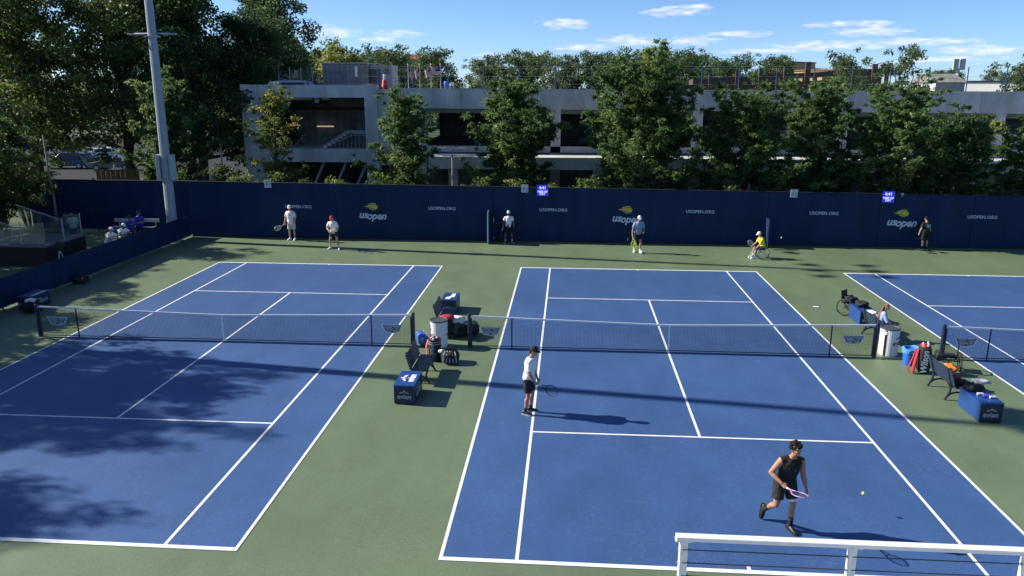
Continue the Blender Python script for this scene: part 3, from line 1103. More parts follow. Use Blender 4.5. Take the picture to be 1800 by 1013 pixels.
for i, (x, y, lab) in enumerate(((-36.2, 18.2, 'dark leafy bush at the left end of the navy wall'), (-34.6, 14.6, 'dark leafy bush behind the far corner of viewing stand'),
                                 (-36.4, 13.8, 'dark leafy bush cut off by the left picture edge above stand'), (-38.2, 18.6, 'dark leafy bush farthest left behind the stand'),
                                 (-36.8, 16.2, 'dark leafy bush left of thin pale bare trunk'), (-36.0, 20.8, 'dark leafy bush just past the left wall end'))):
    t = thing('shrub', (x, y, 0), i * 1.3, lab, 'shrub', 'bushes behind the viewing stand')
    t.scale = (1.25, 1.6, 1.15)
    link('foliage', shr[i % 3][0], t)
    link('stems', shr[i % 3][1], t)

# ---------------------------------------------------------------- parking garage
G = thing('parking_garage', (0, 30, 0), 0, 'grey concrete parking garage with open decks behind the street trees', 'building')


def gb(name, x0, x1, y0, y1, z0, z1, m=M_CONC, bevel=0.0):
    return MB().box(((x0 + x1) / 2, (y0 + y1) / 2, (z0 + z1) / 2), (x1 - x0, y1 - y0, z1 - z0)).build(name, m, G, bevel=bevel)


# left bay
gb('column', -26.05, -24.85, 0, 0.9, 0, 8.46)
gb('column', -17.37, -16.5, 0, 0.9, 0, 8.46)
for a, b in ((-24.84, -22.6), (-22.58, -20.1), (-20.08, -17.38)):
    gb('parapet_panel', a, b, 0.03, 0.5, 7.6, 8.44)
gb('floor_slab', -24.84, -17.38, 0.05, 9.5, 3.2, 4.1)
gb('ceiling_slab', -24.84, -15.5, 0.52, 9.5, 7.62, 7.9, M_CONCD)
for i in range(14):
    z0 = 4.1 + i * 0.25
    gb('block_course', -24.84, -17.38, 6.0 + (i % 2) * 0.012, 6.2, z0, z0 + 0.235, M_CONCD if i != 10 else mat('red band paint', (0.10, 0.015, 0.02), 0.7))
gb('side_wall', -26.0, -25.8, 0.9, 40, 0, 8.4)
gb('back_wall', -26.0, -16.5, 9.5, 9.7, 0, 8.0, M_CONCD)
gb('strip_light', -22.6, -21.3, 5.6, 5.7, 5.35, 5.45, mat('lit strip', (0.9, 0.7, 0.4), 0.5, 0.02, emit=0.25))
# stair with railing inside the left bay
st = MB()
for i in range(7):
    st.box((-20.6 + i * 0.28, 1.6, 4.1 + 0.09 + i * 0.17), (0.28, 1.2, 0.17 * 1.0))
st.box((-18.0, 1.6, 5.2), (1.3, 1.2, 0.16))
so = st.build('stair', M_CONCL, G)
q = MB()
for yy in (0.95, 2.2):
    q.tube([(-20.9, yy, 4.15), (-19.0, yy, 5.3), (-17.42, yy, 5.3)], 0.03, 6)
    q.tube([(-20.6, yy, 4.10), (-18.7, yy, 5.0), (-17.42, yy, 5.0)], 0.02, 6)
    for i in range(12):
        x = -20.7 + i * 0.29
        zt = 4.27 + min(1, (x + 20.9) / 1.9) * 1.03
        q.tube([(x, yy, 4.1), (x, yy, zt)], 0.014, 5)
q.build('handrail', M_STEEL, so)
# diagonal braces under the left bay
for x in (-22.0, -20.4, -18.9):
    MB().tube([(x, 0.6, 0.2), (x + 1.4, 0.6, 3.15)], 0.09, 6).build('brace', M_STEEL, G)
# recessed strip
gb('recess_wall', -16.5, -15.52, 0.35, 0.6, 3.0, 8.15)
gb('red_sign_strip', -16.48, -15.54, 0.33, 0.345, 7.78, 7.92, mat('dull red', (0.12, 0.02, 0.02), 0.6))
# long parapet of separate panels


def btop(x):
    return 8.17 - (x + 15.5) * 0.0037


def bbot(x):
    return 6.92 - (x + 15.5) * 0.0055


px_ = list(np.arange(-15.5, 52, 4.85))
for a, b in zip(px_[:-1], px_[1:]):
    MB().prism([(a + .012, bbot(a)), (b - .012, bbot(b)), (b - .012, btop(b)), (a + .012, btop(a))], 0.0, 0.4,
               lambda x, z, d: (x, d, z)).build('parapet_panel', M_CONC, G)
    MB().prism([(a + .012, bbot(a) - 0.3), (b - .012, bbot(b) - .3), (b - .012, bbot(b) - 0.004), (a + .012, bbot(a) - .004)], 0.14, 0.5,
               lambda x, z, d: (x, d, z)).build('green_soffit_edge', mat('olive beam', (0.13, 0.15, 0.09), 0.7, 0.1), G)
    MB().prism([(a, btop(a) + .003), (b, btop(b) + .003), (b, btop(b) + 0.07), (a, btop(a) + 0.07)], -0.04, 0.44,
               lambda x, z, d: (x, d, z)).build('coping', M_CONCL, G)
for x in (-13.5, -4.25, 5.25, 14.75, 24.7, 34.5, 44):
    gb('column', x - 0.34, x + 0.34, 0.1, 0.8, 0, 6.9)
gb('roof_deck', -26.0, 52, 0.5, 42, 7.9, 8.02, M_CONCL)
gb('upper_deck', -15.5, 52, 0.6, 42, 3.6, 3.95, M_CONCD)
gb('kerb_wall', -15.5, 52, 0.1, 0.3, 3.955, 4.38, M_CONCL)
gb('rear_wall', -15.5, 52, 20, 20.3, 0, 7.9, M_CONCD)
for i in range(8):
    q = MB()
    q.tube([(-15.5, 0.45, 4.6 + i * 0.16), (52, 0.45, 4.6 + i * 0.16)], 0.022, 5)
    q.build('guard_cable', M_IRON, G)
# sunlit walkway in front
gb('walkway', -12.5, 52, -2.9, 0.0, 3.1, 3.88, M_CONCL)
for x in np.arange(-11, 52, 4.8):
    gb('walkway_pier', x - 0.3, x + 0.3, -2.2, -1.7, 0, 3.1)
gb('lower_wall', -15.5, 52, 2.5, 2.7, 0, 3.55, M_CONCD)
# fence of blue posts and wires along the roof edge
rf = thing('roof_fence', (0, 30.62, 8.02), 0, 'row of thin blue posts with wires along the garage roof edge', 'fence')
M_POSTB = mat('blue post paint', (0.012, 0.04, 0.15), 0.5, 0.06)
for i in range(24):
    x = -21.4 + i * 2.44
    q = MB()
    q.tube([(x, 0, 0), (x, 0, 1.62)], 0.036, 8)
    q.build('post', M_POSTB, rf)
for z in (0.5, 1.0, 1.5, 1.66):
    q = MB()
    q.tube([(-21.4, 0, z), (-21.4 + 23 * 2.44, 0, z)], 0.004, 4)
    q.build('wire', M_STEEL, rf)

# things on the garage roof
rc = thing('roof_container', (-19.2, 33.2, 8.02), 0, 'grey boxy container with white notice on the garage roof', 'container')
q = MB()
q.box((0, 0, 0.95), (3.2, 2.4, 1.9))
q.build('body', mat('grey cladding', (0.17, 0.17, 0.18), 0.6, 0.1, 2), rc)
for i in range(9):
    q = MB()
    q.box((-1.6 + 0.2 + i * 0.36, -1.215, 0.95), (0.03, 0.03, 1.86))
    q.build('rib', mat('grey rib', (0.14, 0.14, 0.15), 0.6), rc)
q = MB()
q.box((0.83, -1.24, 1.35), (0.18, 0.02, 0.68))
q.build('notice', M_WHITE, rc)
q = MB()
q.box((0, 0, 1.92), (3.3, 2.5, 0.06))
q.build('roof', M_STEEL, rc)
rc2 = thing('roof_shed', (-16.75, 33.65, 8.02), 0, 'pale grey shed beside the container on the garage roof', 'shed')
q = MB()
q.box((0, 0, 0.9), (1.55, 2.0, 1.8))
q.build('body', mat('pale cladding', (0.26, 0.27, 0.29), 0.6, 0.1, 2), rc2)
q = MB()
q.box((-0.4, -1.01, 0.8), (0.7, 0.03, 1.5))
q.build('door', mat('brown door', (0.11, 0.09, 0.09), 0.6), rc2)
q = MB()
q.box((0.42, -1.01, 1.4), (0.3, 0.03, 0.4))
q.build('window', M_GLASSW, rc2)
gp = thing('glass_screen', (-22.9, 34.5, 8.02), 0, 'greenish glass screen panels on the left end of the garage roof', 'screen')
for i in range(4):
    q = MB()
    q.box((-1.6 + i * 0.85, 0, 0.8), (0.8, 0.03, 1.5))
    q.build('pane', M_CLEAR, gp)
    q = MB()
    q.box((-2.02 + i * 0.85, 0, 0.85), (0.045, 0.06, 1.7))
    q.build('post', M_STEEL, gp)
rcone = thing('traffic_cone', (-16.13, 30.9, 8.02), 0, 'tall red marker cone on the garage roof edge', 'cone')
q = MB()
q.lathe([(0.3, 0.0), (0.3, 0.06), (0.24, 0.08), (0.14, 0.75), (0.10, 0.78)], n=14)
q.build('cone', M_RED, rcone, smooth=True)
q = MB()
q.lathe([(0.08, 0.78), (0.09, 1.1), (0.04, 1.14)], n=10)
q.build('light', M_TOWEL, rcone)
q = MB()
q.lathe([(0.16, 0.0), (0.2, 0.45), (0.21, 0.46), (0.19, 0.44)], n=14)
tag(q.build('bucket', M_CONCL, loc=(-17.2, 31.0, 8.03)), 'white bucket on the garage roof beside the red cone', 'bucket')
q = MB()
q.lathe([(0.18, 0.0), (0.2, 0.6), (0.17, 0.66), (0.05, 0.7)], n=14)
tag(q.build('drum', M_BLUEB, loc=(-11.9, 31.6, 8.03), smooth=True), 'small blue drum on the garage roof right of the flags', 'drum')


def flag_mat():
    m = bpy.data.materials.new('flag cloth')
    m.use_nodes = True
    n, l = m.node_tree.nodes, m.node_tree.links
    b = n['Principled BSDF']
    b.inputs['Roughness'].default_value = 0.85
    uv = n.new('ShaderNodeUVMap')
    sp = n.new('ShaderNodeSeparateXYZ')
    l.new(uv.outputs[0], sp.inputs[0])

    def mth(op, a, b_):
        x = n.new('ShaderNodeMath')
        x.operation = op
        for i, v in enumerate((a, b_)):
            if isinstance(v, (int, float)):
                x.inputs[i].default_value = v
            else:
                l.new(v, x.inputs[i])
        return x.outputs[0]
    stripe = mth('GREATER_THAN', mth('MODULO', mth('MULTIPLY', sp.outputs[1], 13.0), 2.0), 1.0)
    canton = mth('MULTIPLY', mth('LESS_THAN', sp.outputs[0], 0.4), mth('GREATER_THAN', sp.outputs[1], 0.46))
    m1 = n.new('ShaderNodeMixRGB')
    m1.inputs[1].default_value = (0.45, 0.03, 0.05, 1)
    m1.inputs[2].default_value = (0.7, 0.7, 0.7, 1)
    l.new(stripe, m1.inputs[0])
    m2 = n.new('ShaderNodeMixRGB')
    m2.inputs[2].default_value = (0.02, 0.03, 0.12, 1)
    l.new(canton, m2.inputs[0])
    l.new(m1.outputs[0], m2.inputs[1])
    l.new(m2.outputs[0], b.inputs['Base Color'])
    return m


M_FLAG = flag_mat()
M_GOLD = mat('gold finial', (0.6, 0.45, 0.12), 0.35, metal=0.6)
FL = ((-14.53, 1.0, 0.35, 'first striped flag from the left on the garage roof, hanging limp'),
      (-13.73, -0.75, 0.45, 'second striped flag from the left on the garage roof'),
      (-12.94, -0.95, 0.5, 'third striped flag from the left on the garage roof, drooping to the left'),
      (-12.27, -1.0, 0.95, 'rightmost striped flag on the garage roof, blown out to the left'))
for i, (x, sx, spread, lab) in enumerate(FL):
    f = thing('flag', (x, 31.3, 8.02), 0, lab, 'flag', 'flags on the garage roof')
    q = MB()
    q.tube([(0, 0, 0), (0, 0, 1.75)], 0.025, 8)
    q.build('flagpole', M_STEEL, f)
    q = MB()
    q.ell((0, 0, 1.8), 0.05, 0.05, 0.06, n=10, m=6)
    q.build('finial', M_GOLD, f, smooth=True)
    NX, NZ = 18, 10
    vs, fs, uvs = [], [], []
    for a in range(NX + 1):
        for b in range(NZ + 1):
            u, w = a / NX, b / NZ
            vs.append((sx * (0.03 + u * spread * (0.95 - 0.25 * (1 - w))), 0.07 * math.sin(u * 13 + i) * u ** 0.5, 1.68 - 0.55 * (1 - w) - (1 - spread) * 0.75 * u ** 1.4 - 0.05 * math.sin(u * 5)))
            uvs.append((u, w))
    for a in range(NX):
        for b in range(NZ):
            k = a * (NZ + 1) + b
            fs.append((k, k + NZ + 1, k + NZ + 2, k + 1))
    me = bpy.data.meshes.new('flag_cloth')
    me.from_pydata(vs, [], fs)
    ul = me.uv_layers.new(name='UVMap')
    for lp in me.loops:
        ul.data[lp.index].uv = uvs[lp.vertex_index]
    me.materials.append(M_FLAG)
    me.polygons.foreach_set('use_smooth', [True] * len(me.polygons))
    fo = link('cloth', me, f)
    sm = fo.modifiers.new('s', 'SOLIDIFY')
    sm.thickness = 0.006


# ---------------------------------------------------------------- cars
def car(loc, rz, paint, label, suv=False, group='cars in the car park behind the trees', name='parked_car'):
    c = thing(name, loc, rz, label, 'car', group)
    h = 1.68 if suv else 1.45
    prof = [(-2.3, 0.32), (2.25, 0.32), (2.34, 0.55), (2.28, 0.78), (1.2, 0.98), (0.55, h - 0.06), (0.1, h), (-1.2, h) if suv else (-0.7, h), (-2.0, h - 0.1) if suv else (-1.55, 1.08), (-2.28, 1.0), (-2.36, 0.6)]
    q = MB()
    n = len(prof)
    for (y, k) in ((-0.9, 1), (-0.84, 1), (0.84, 1), (0.9, 1)):
        pass
    ring = []
    for (yy, zz) in ((-0.88, 0.0), (-0.9, 1), (0.9, 1), (0.88, 0)):
        ring.append(yy)
    vs = []
    for x, z in prof:
        wid = 0.91 if z < 1.0 else 0.91 - 0.28 * (z - 1.0) / (h - 1.0)
        vs += [(x, -wid, z), (x, wid, z)]
    fs = [tuple(range(0, 2 * n, 2)), tuple(range(2 * n - 1, 0, -2))]
    for i in range(n):
        j = (i + 1) % n
        fs.append((2 * i, 2 * i + 1, 2 * j + 1, 2 * j))
    q.add(vs, fs)
    q.build('body', paint, c, bevel=0.05)
    for s in (-1, 1):
        g = MB()
        g.prism([(0.95, 1.0), (0.5, h - 0.14), (-1.1, h - 0.14), (-1.7 if suv else -1.3, 1.02)], 0, 0.012,
                lambda x, z, d, s=s: (x, s * (0.925 - 0.28 * (z - 1.0) / (h - 1.0)) + s * d, z))
        g.build('side_window', M_GLASSW, c)
        for x in (1.4, -1.45):
            w = MB()
            w.tube([(x, s * 0.72, 0.33), (x, s * 0.93, 0.33)], 0.33, 18)
            wo_ = w.build('wheel', M_RUBBER, c)
            w = MB()
            w.tube([(x, s * 0.932, 0.33), (x, s * 0.945, 0.33)], 0.2, 14)
            w.build('rim', M_STEEL, wo_)
        g = MB()
        g.ell((2.27, s * 0.66, 0.7), 0.06, 0.17, 0.08, n=10, m=6)
        g.build('headlight', M_TOWEL, c)
    g = MB()
    g.prism([(1.17, 1.0), (0.57, h - 0.08)], 0, 1, lambda x, z, d: (x, 0, z)) if False else None
    g.add([(1.18, -0.78, 1.03), (1.18, 0.78, 1.03), (0.6, 0.62, h - 0.06), (0.6, -0.62, h - 0.06), (1.21, -0.78, 1.04), (1.21, 0.78, 1.04), (0.63, 0.62, h - 0.05), (0.63, -0.62, h - 0.05)],
          [(3, 2, 1, 0), (4, 5, 6, 7), (0, 1, 5, 4), (1, 2, 6, 5), (2, 3, 7, 6), (3, 0, 4, 7)])
    g.build('windscreen', M_GLASSW, c)
    return c


P_WHT = mat('white car paint', (0.7, 0.72, 0.74), 0.25, 0.02, spec=0.7)
P_BLK = mat('black car paint', (0.02, 0.022, 0.026), 0.2, 0.05, spec=0.7)
P_GRY = mat('grey car paint', (0.16, 0.18, 0.2), 0.25, 0.03, metal=0.3)
P_SIL = mat('silver car paint', (0.45, 0.46, 0.48), 0.3, 0.03, metal=0.3)
car((-69.0, 68.5, 0), R(8), P_WHT, 'white utility car parked under the trees at far left', True)
car((-56.0, 55.5, 0), R(185), P_BLK, 'black utility car parked right of the thick tree trunk', True)
car((-66.5, 57.5, 0), R(5), P_GRY, 'grey car parked low at the left picture edge')
car((-63.5, 69.0, 0), R(190), P_SIL, 'silver car parked right of the white utility car')
car((-57.5, 66.0, 0), R(10), P_WHT, 'white low car parked behind the black utility car')
car((-50.2, 54.0, 0), R(188), P_GRY, 'grey car parked near the brown board fence')
car((-75.5, 69.0, 0), R(6), P_SIL, 'silver car partly cut off by the left picture edge')
car((-51.5, 66.0, 0), R(186), P_BLK, 'black car parked farthest to the right under the trees')
car((-22.6, 32.3, 7.08), R(3), P_SIL, 'silver car with only its roof showing above the garage parapet', True, None)

# brown board fence in the car park
bf = thing('board_fence', (-33.5, 26.6, 0), R(24), 'short brown board fence beyond the left navy wall', 'fence')
for i in range(9):
    q = MB()
    q.box((-1.2 + i * 0.29, 0, 1.45), (0.265, 0.03, 2.9))
    q.build('board', M_WOOD, bf)
for z in (0.6, 2.3):
    q = MB()
    q.box((-0.05, 0.04, z), (2.6, 0.04, 0.1))
    q.build('rail', M_WOOD, bf)

for i, (x, y, rz, p, su, lab) in enumerate(((-9.0, 34.0, 88, P_GRY, True, 'grey car parked on garage deck behind the tree with bare twigs'),
                                         (-1.8, 33.6, 92, P_BLK, False, 'black car parked on garage deck left of the tallest street tree'),
                                         (8.2, 33.8, 90, P_SIL, True, 'silver car parked on garage deck right of the tallest street tree'),
                                         (12.2, 34.2, 91, P_WHT, False, 'white car parked on garage deck behind the P3 sign trees'),
                                         (20.5, 33.8, 89, P_GRY, False, 'grey car parked on garage deck left of rightmost column'),
                                         (27.5, 34.0, 90, P_SIL, False, 'silver car parked on garage deck right of rightmost column'))):
    c = car((x, y, 3.952), R(rz), p, lab, su, 'cars parked on the garage deck')

# distant buildings
tb = thing('tan_building', (57.5, 192, 0), R(-48), 'tan flat roofed building on the skyline behind the viaduct', 'building')
M_TAN = mat('tan brick', (0.46, 0.30, 0.14), 0.8, 0.08, 1)
for nm, x0, x1, z1 in (('lower_wing', -12, 14, 13.2), ('tower_block', -10, -2, 15.4)):
    q = MB()
    q.box(((x0 + x1) / 2, 2 if nm == 'lower_wing' else 1.5, z1 / 2), (x1 - x0, 14 if nm == 'lower_wing' else 15.4, z1))
    q.build(nm, M_TAN, tb)
    q = MB()
    q.box(((x0 + x1) / 2, 2 if nm == 'lower_wing' else 1.5, z1 + 0.15), (x1 - x0 + 0.4, 14.6 if nm == 'lower_wing' else 16, 0.3))
    q.build('cornice', mat('brown coping', (0.2, 0.13, 0.08), 0.8), tb)
tb.scale = (0.8, 0.8, 0.98)
for i in range(7):
    q = MB()
    q.box((-10 + i * 3.4, -5.02, 11.2), (1.6, 0.08, 1.5))
    q.build('window', M_GLASSW, tb)
rb = thing('red_roof_building', (-46.5, 196, 0), 0, 'dark building with a red hipped roof on the far skyline', 'building')
q = MB()
q.box((0, 0, 8), (9, 8, 16))
q.build('wall', M_CONCD, rb)
q = MB()
q.add([(-5, -5, 16.01), (5, -5, 16.01), (5, 5, 16.01), (-5, 5, 16.01), (-3, 0, 17.5), (3, 0, 17.5)], [(0, 1, 5, 4), (2, 3, 4, 5), (1, 2, 5), (3, 0, 4), (3, 2, 1, 0)])
q.build('roof', mat('red tile', (0.30, 0.10, 0.06), 0.8, 0.15, 2), rb)
wb = thing('white_building', (63.5, 104, 0), R(-32), 'long low white building beyond the right end of the garage roof', 'building')
q = MB()
q.box((0, 0, 4.7), (22, 10, 9.4))
q.build('wall', mat('white render', (0.72, 0.71, 0.68), 0.8, 0.04, 0.5), wb)
q = MB()
q.box((0, 0, 9.5), (22.4, 10.4, 0.16))
q.build('coping', M_WALLD, wb)
q = MB()
q.box((-10.2, -5.03, 8.2), (1.6, 0.1, 2.3))
q.build('door', M_CONC, wb)
gw = thing('grey_building', (47.5, 92, 0), 0, 'small pale building with dark roof beyond the garage below the airy skyline trees', 'building')
gw.scale = (0.42, 1, 1)
q = MB()
q.box((0, 0, 4.6), (9, 8, 9.2))
q.build('wall', M_CONC, gw)
q = MB()
q.add([(-5, -4.4, 9.21), (5, -4.4, 9.21), (5, 4.4, 9.21), (-5, 4.4, 9.21), (-5, 0, 10.4), (5, 0, 10.4)], [(0, 1, 5, 4), (2, 3, 4, 5), (1, 2, 5), (3, 0, 4), (3, 2, 1, 0)])
q.build('roof', M_CONCD, gw)
# floodlight tower
ft = thing('floodlight_tower', (69.5, 134, 0), 0, 'floodlight tower on the skyline near the right picture edge', 'floodlight')
q = MB()
q.tube([(0, 0, 0), (0, 0, 12.2)], 0.25, 8)
q.build('mast', M_STEEL, ft)
for i in range(2):
    q = MB()
    q.box((-0.62 + i * 1.2, 0, 12.9), (0.95, 0.3, 2.0))
    q.build('lamp_panel', M_CONCL, ft)
# brown viaduct
vd = thing('brown_viaduct', (28, 100, 0), 0, 'dark brown steel viaduct rising to the right behind the garage roof', 'bridge')
M_BROWN = mat('brown steel', (0.085, 0.05, 0.04), 0.6, 0.15, 2)
q = MB()
q.prism([(-13, 8.9), (16, 10.6), (16, 11.4), (-13, 9.7)], -1.5, 2.5, lambda x, z, d: (x, d, z))
q.build('deck', M_BROWN, vd)
q = MB()
q.prism([(-13, 8.0), (16, 9.0), (16, 10.1), (-13, 8.6)], 2.8, 3.2, lambda x, z, d: (x, d, z))
q.build('lower_girder', mat('pinkish steel', (0.2, 0.12, 0.11), 0.7), vd)
for i, (x, h) in enumerate(((-10.5, 10.5), (-6.6, 10.9), (-3.2, 11.3), (0.4, 11.5), (3.6, 12.2), (8.2, 10.9), (13.2, 11.9), (15.0, 11.8))):
    q = MB()
    q.box((x, -1.7, h / 2), (0.75 if i in (4, 6) else 0.5, 0.4, h))
    q.build('pier', M_BROWN, vd)


# ---------------------------------------------------------------- light poles
def light_pole(loc, label):
    p = thing('light_pole', loc, 0, label, 'light pole', 'tall court light poles')
    q = MB()
    q.tube([(0, 0, 0), (0, 0, 5), (0, 0, 11), (0, 0, 17), (0, 0, 22.2)], [0.285, 0.25, 0.215, 0.17, 0.12], 12)
    q.build('pole', M_GREYP, p, smooth=False)
    q = MB()
    q.tube([(0, 0, 0), (0, 0, 0.12)], 0.42, 12)
    q.build('base_plate', M_GREYP, p)
    for s in (-1, 1):
        q = MB()
        q.box((s * 0.36, -0.02, 4.05), (0.2, 0.42, 1.35))
        q.build('equipment_box', M_BOXP, p, bevel=0.02)
    q = MB()
    q.box((0, 0, 10.8), (0.62, 0.52, 0.07))
    q.tube([(-1.0, 0.1, 10.95), (1.0, -0.1, 10.95)], 0.035, 6)
    cr_ = q.build('crossarm', M_STEEL, p)
    for s in (-1, 1):
        q = MB()
        q.box((s * 0.95, -s * 0.1, 10.91), (0.75, 0.34, 0.06))
        q.build('small_lamp', M_STEEL, p, bevel=0.015)
        q = MB()
        q.tube([(s * 1.1, -1.3, 22.0), (s * 1.1, 1.3, 22.0)], 0.04, 6)
        q.build('lamp_bar', M_STEEL, p)
        for yy in (-1.2, 0.0, 1.2):
            q = MB()
            q.box((s * 1.35, yy, 21.9), (0.75, 0.5, 0.12))
            q.build('floodlight', M_STEEL, p)
    q = MB()
    q.tube([(-1.2, 0, 22.0), (1.2, 0, 22.0)], 0.05, 6)
    q.build('head_arm', M_STEEL, p)
    q = MB()
    q.tube([(-0.26, -0.06, 0.4), (-0.24, -0.06, 3.4)], 0.03, 6)
    q.build('conduit', M_STEEL, p)
    return p


lp = light_pole((-25.08, 17.08, 0), 'tall tapered grey light pole with two equipment boxes behind the side fence')
lp2 = copy_tree(lp)
lp2.location = (-25.08, -0.64, 0)
lp2['label'] = 'matching tall light pole farther forward along the left fence'


def street_lamp(loc, rz, arms, h, label):
    p = thing('street_lamp', loc, rz, label, 'street lamp', 'small street lamps')
    q = MB()
    q.tube([(0, 0, 0), (0, 0, h)], [0.075, 0.05], 8)
    q.build('pole', M_STEEL, p)
    for s in arms:
        q = MB()
        q.tube([(0, 0, h - 0.05), (s * 0.4, 0, h + 0.02)], 0.03, 6)
        q.box((s * 0.62, 0, h + 0.03), (0.55, 0.24, 0.07))
        q.build('lamp_head', M_STEEL, p)


street_lamp((-26.9, 28.0, 0), 0, (-1, 1), 4.6, 'street lamp with two arms left of the garage corner')
street_lamp((-44.8, 45.0, 0), 0, (-1,), 4.7, 'single arm street lamp among the cars at left')
street_lamp((-10.7, 25.6, 0), 0, (-1, 1), 4.5, 'street lamp in front of the garage between two street trees')
q = MB()
q.tube([(0, 0, 0), (0.03, 0, 2.2), (-0.06, 0, 3.4), (-0.1, 0, 5.6)], [0.07, 0.06, 0.05, 0.03], 7)
tag(q.build('dead_sapling', M_PALEB, loc=(-33.0, 18.9, 0), smooth=True), 'thin pale bare trunk standing before the left end of navy wall', 'tree')

# ================================================================ COURT FURNITURE


def net_top(x):
    return 0.914 + (1.07 - 0.914) * (abs(x) / 6.4) ** 1.15


def make_net(cx, label):
    N = thing('tennis_net', (cx, 0, 0), 0, label, 'tennis net', 'nets across the courts')
    for s in (-1, 1):
        q = MB()
        q.tube([(s * 6.42, 0, 0), (s * 6.42, 0, 1.09)], 0.055, 10)
        q.ell((s * 6.42, 0, 1.10), 0.055, 0.055, 0.03, n=10, m=6)
        q.box((s * 6.36, 0, 0.5), (0.07, 0.05, 0.96))
        q.build('post', M_NAVYP, N)
        q = MB()
        q.tube([(s * 5.03, -0.02, 0), (s * 5.03, -0.02, net_top(5.03) - 0.03)], 0.022, 8)
        q.build('singles_stick', M_NAVYP, N)
    q = MB()
    r = 0.0024
    xs = np.arange(-6.33, 6.34, 0.044)
    for x in xs:
        q.box((x, 0, (net_top(x) - 0.03 + 0.05) / 2), (2 * r, 2 * r, net_top(x) - 0.03 - 0.05))
    for i in range(22):
        k = i / 22
        pts = []
        for x in np.linspace(-6.33, 6.33, 15):
            pts.append((x, 0, 0.05 + (net_top(x) - 0.08) * k))
        q.tube(pts, r, 4)
    tag(q.build('net_mesh', M_CORD, N), kind='stuff')
    vs, fs = [], []
    xs = np.linspace(-6.36, 6.36, 33)
    for x in xs:
        zt = net_top(x)
        vs += [(x, -0.011, zt - 0.055), (x, 0.011, zt - 0.055), (x, 0.013, zt), (x, -0.013, zt)]
    for i in range(len(xs) - 1):
        a, b = i * 4, i * 4 + 4
        for k in range(4):
            k2 = (k + 1) % 4
            fs.append((a + k, a + k2, b + k2, b + k))
    q = MB()
    q.add(vs, fs)
    q.build('top_tape', M_TAPE, N)
    q = MB()
    q.box((0, -0.015, 0.46), (0.055, 0.008, 0.90))
    q.build('centre_strap', M_TAPE, N)
    q = MB()
    q.tube([(-6.36, 0, 0.045), (6.36, 0, 0.045)], 0.016, 6)
    q.build('bottom_cord', M_CORD, N)
    # shield shaped sponsor crest hung on each end of the net
    for s in (-1, 1):
        ox = s * 5.72
        W2 = 0.36

        def f(a, b, d, ox=ox):
            return (ox + a, -0.012 - d, 0.56 + b)
        outer = [(-0.37, 0.145), (0.37, 0.145), (0.34, 0.09), (0.30, 0.03), (0.275, -0.06), (0.24, -0.115), (0.12, -0.145), (0, -0.155), (-0.12, -0.145), (-0.24, -0.115), (-0.275, -0.06), (-0.30, 0.03), (-0.34, 0.09)]
        q = MB()
        q.prism(outer, 0.0, 0.006, f)
        c = q.build('crest', mat('crest silver', (0.62, 0.66, 0.72), 0.5, 0.05), N)
        inner = [(x * 0.84, y * 0.80) for x, y in outer]
        q = MB()
        q.prism(inner, 0.0085, 0.010, f)
        q.build('crest_field', mat('crest dark', (0.02, 0.025, 0.04), 0.5), c)
        bars = [(-0.26, 0.26, 0.072, 0.10, 0), (-0.24, 0.0, 0.03, 0.056, 0), (0.06, 0.24, 0.03, 0.056, 0), (-0.21, 0.05, -0.012, 0.014, 0), (0.09, 0.21, -0.012, 0.014, 0),
                (-0.2, 0.2, -0.056, -0.028, 0), (-0.18, -0.03, -0.098, -0.072, 0), (0.03, 0.18, -0.098, -0.072, 0)]
        for (a, b, z0, z1, _) in bars:
            z0, z1 = (z0 + z1) / 2 - 0.0085, (z0 + z1) / 2 + 0.0085
            q = MB()
            q.prism([(a, z0), (b, z0), (b, z1), (a, z1)], 0.012, 0.014, f)
            q.build('crest_bar', MATS['crest silver'], c)
    return N


make_net(COURT_X[0], 'long net across the left court, its left half in tree shade')
make_net(COURT_X[1], 'long net across the middle court behind the coach in white')
make_net(COURT_X[2], 'net of the right court, running out of the picture')


# benches
def make_bench():
    b = thing('slatted_bench', (0, 0, 0), 0)
    L = 1.46
    for i in range(5):
        q = MB()
        q.box((0.02 + i * 0.098, 0, 0.43 - 0.012 * (4 - i) * 0.4), (0.082, L, 0.03))
        q.build('seat_slat', M_BENCH, b, bevel=0.006)
    for i in range(6):
        z = 0.485 + i * 0.073
        x = -0.05 - 0.022 * i
        q = MB()
        q.box((x, 0, z), (0.028, L, 0.058), M=Matrix.Rotation(R(-16), 3, 'Y'))
        q.build('back_slat', M_BENCH, b, bevel=0.006)
    for s in (-1, 1):
        y = s * 0.52
        q = MB()
        q.tube([(-0.17, y, 0.0), (-0.12, y, 0.10), (-0.06, y, 0.24), (-0.045, y, 0.40), (-0.08, y, 0.52), (-0.19, y, 0.90)], [(0.03, 0.03)] * 6, 6)
        q.tube([(-0.06, y, 0.395), (0.2, y, 0.385), (0.42, y, 0.41)], 0.028, 6)
        q.tube([(0.43, y, 0.40), (0.37, y, 0.24), (0.40, y, 0.1), (0.46, y, 0.0)], 0.03, 6)
        q.tube([(-0.13, y, 0.08), (-0.02, y, 0.19), (0.14, y, 0.23), (0.30, y, 0.19), (0.41, y, 0.08)], 0.024, 6)
        q.build('leg', M_IRON, b)
    return b


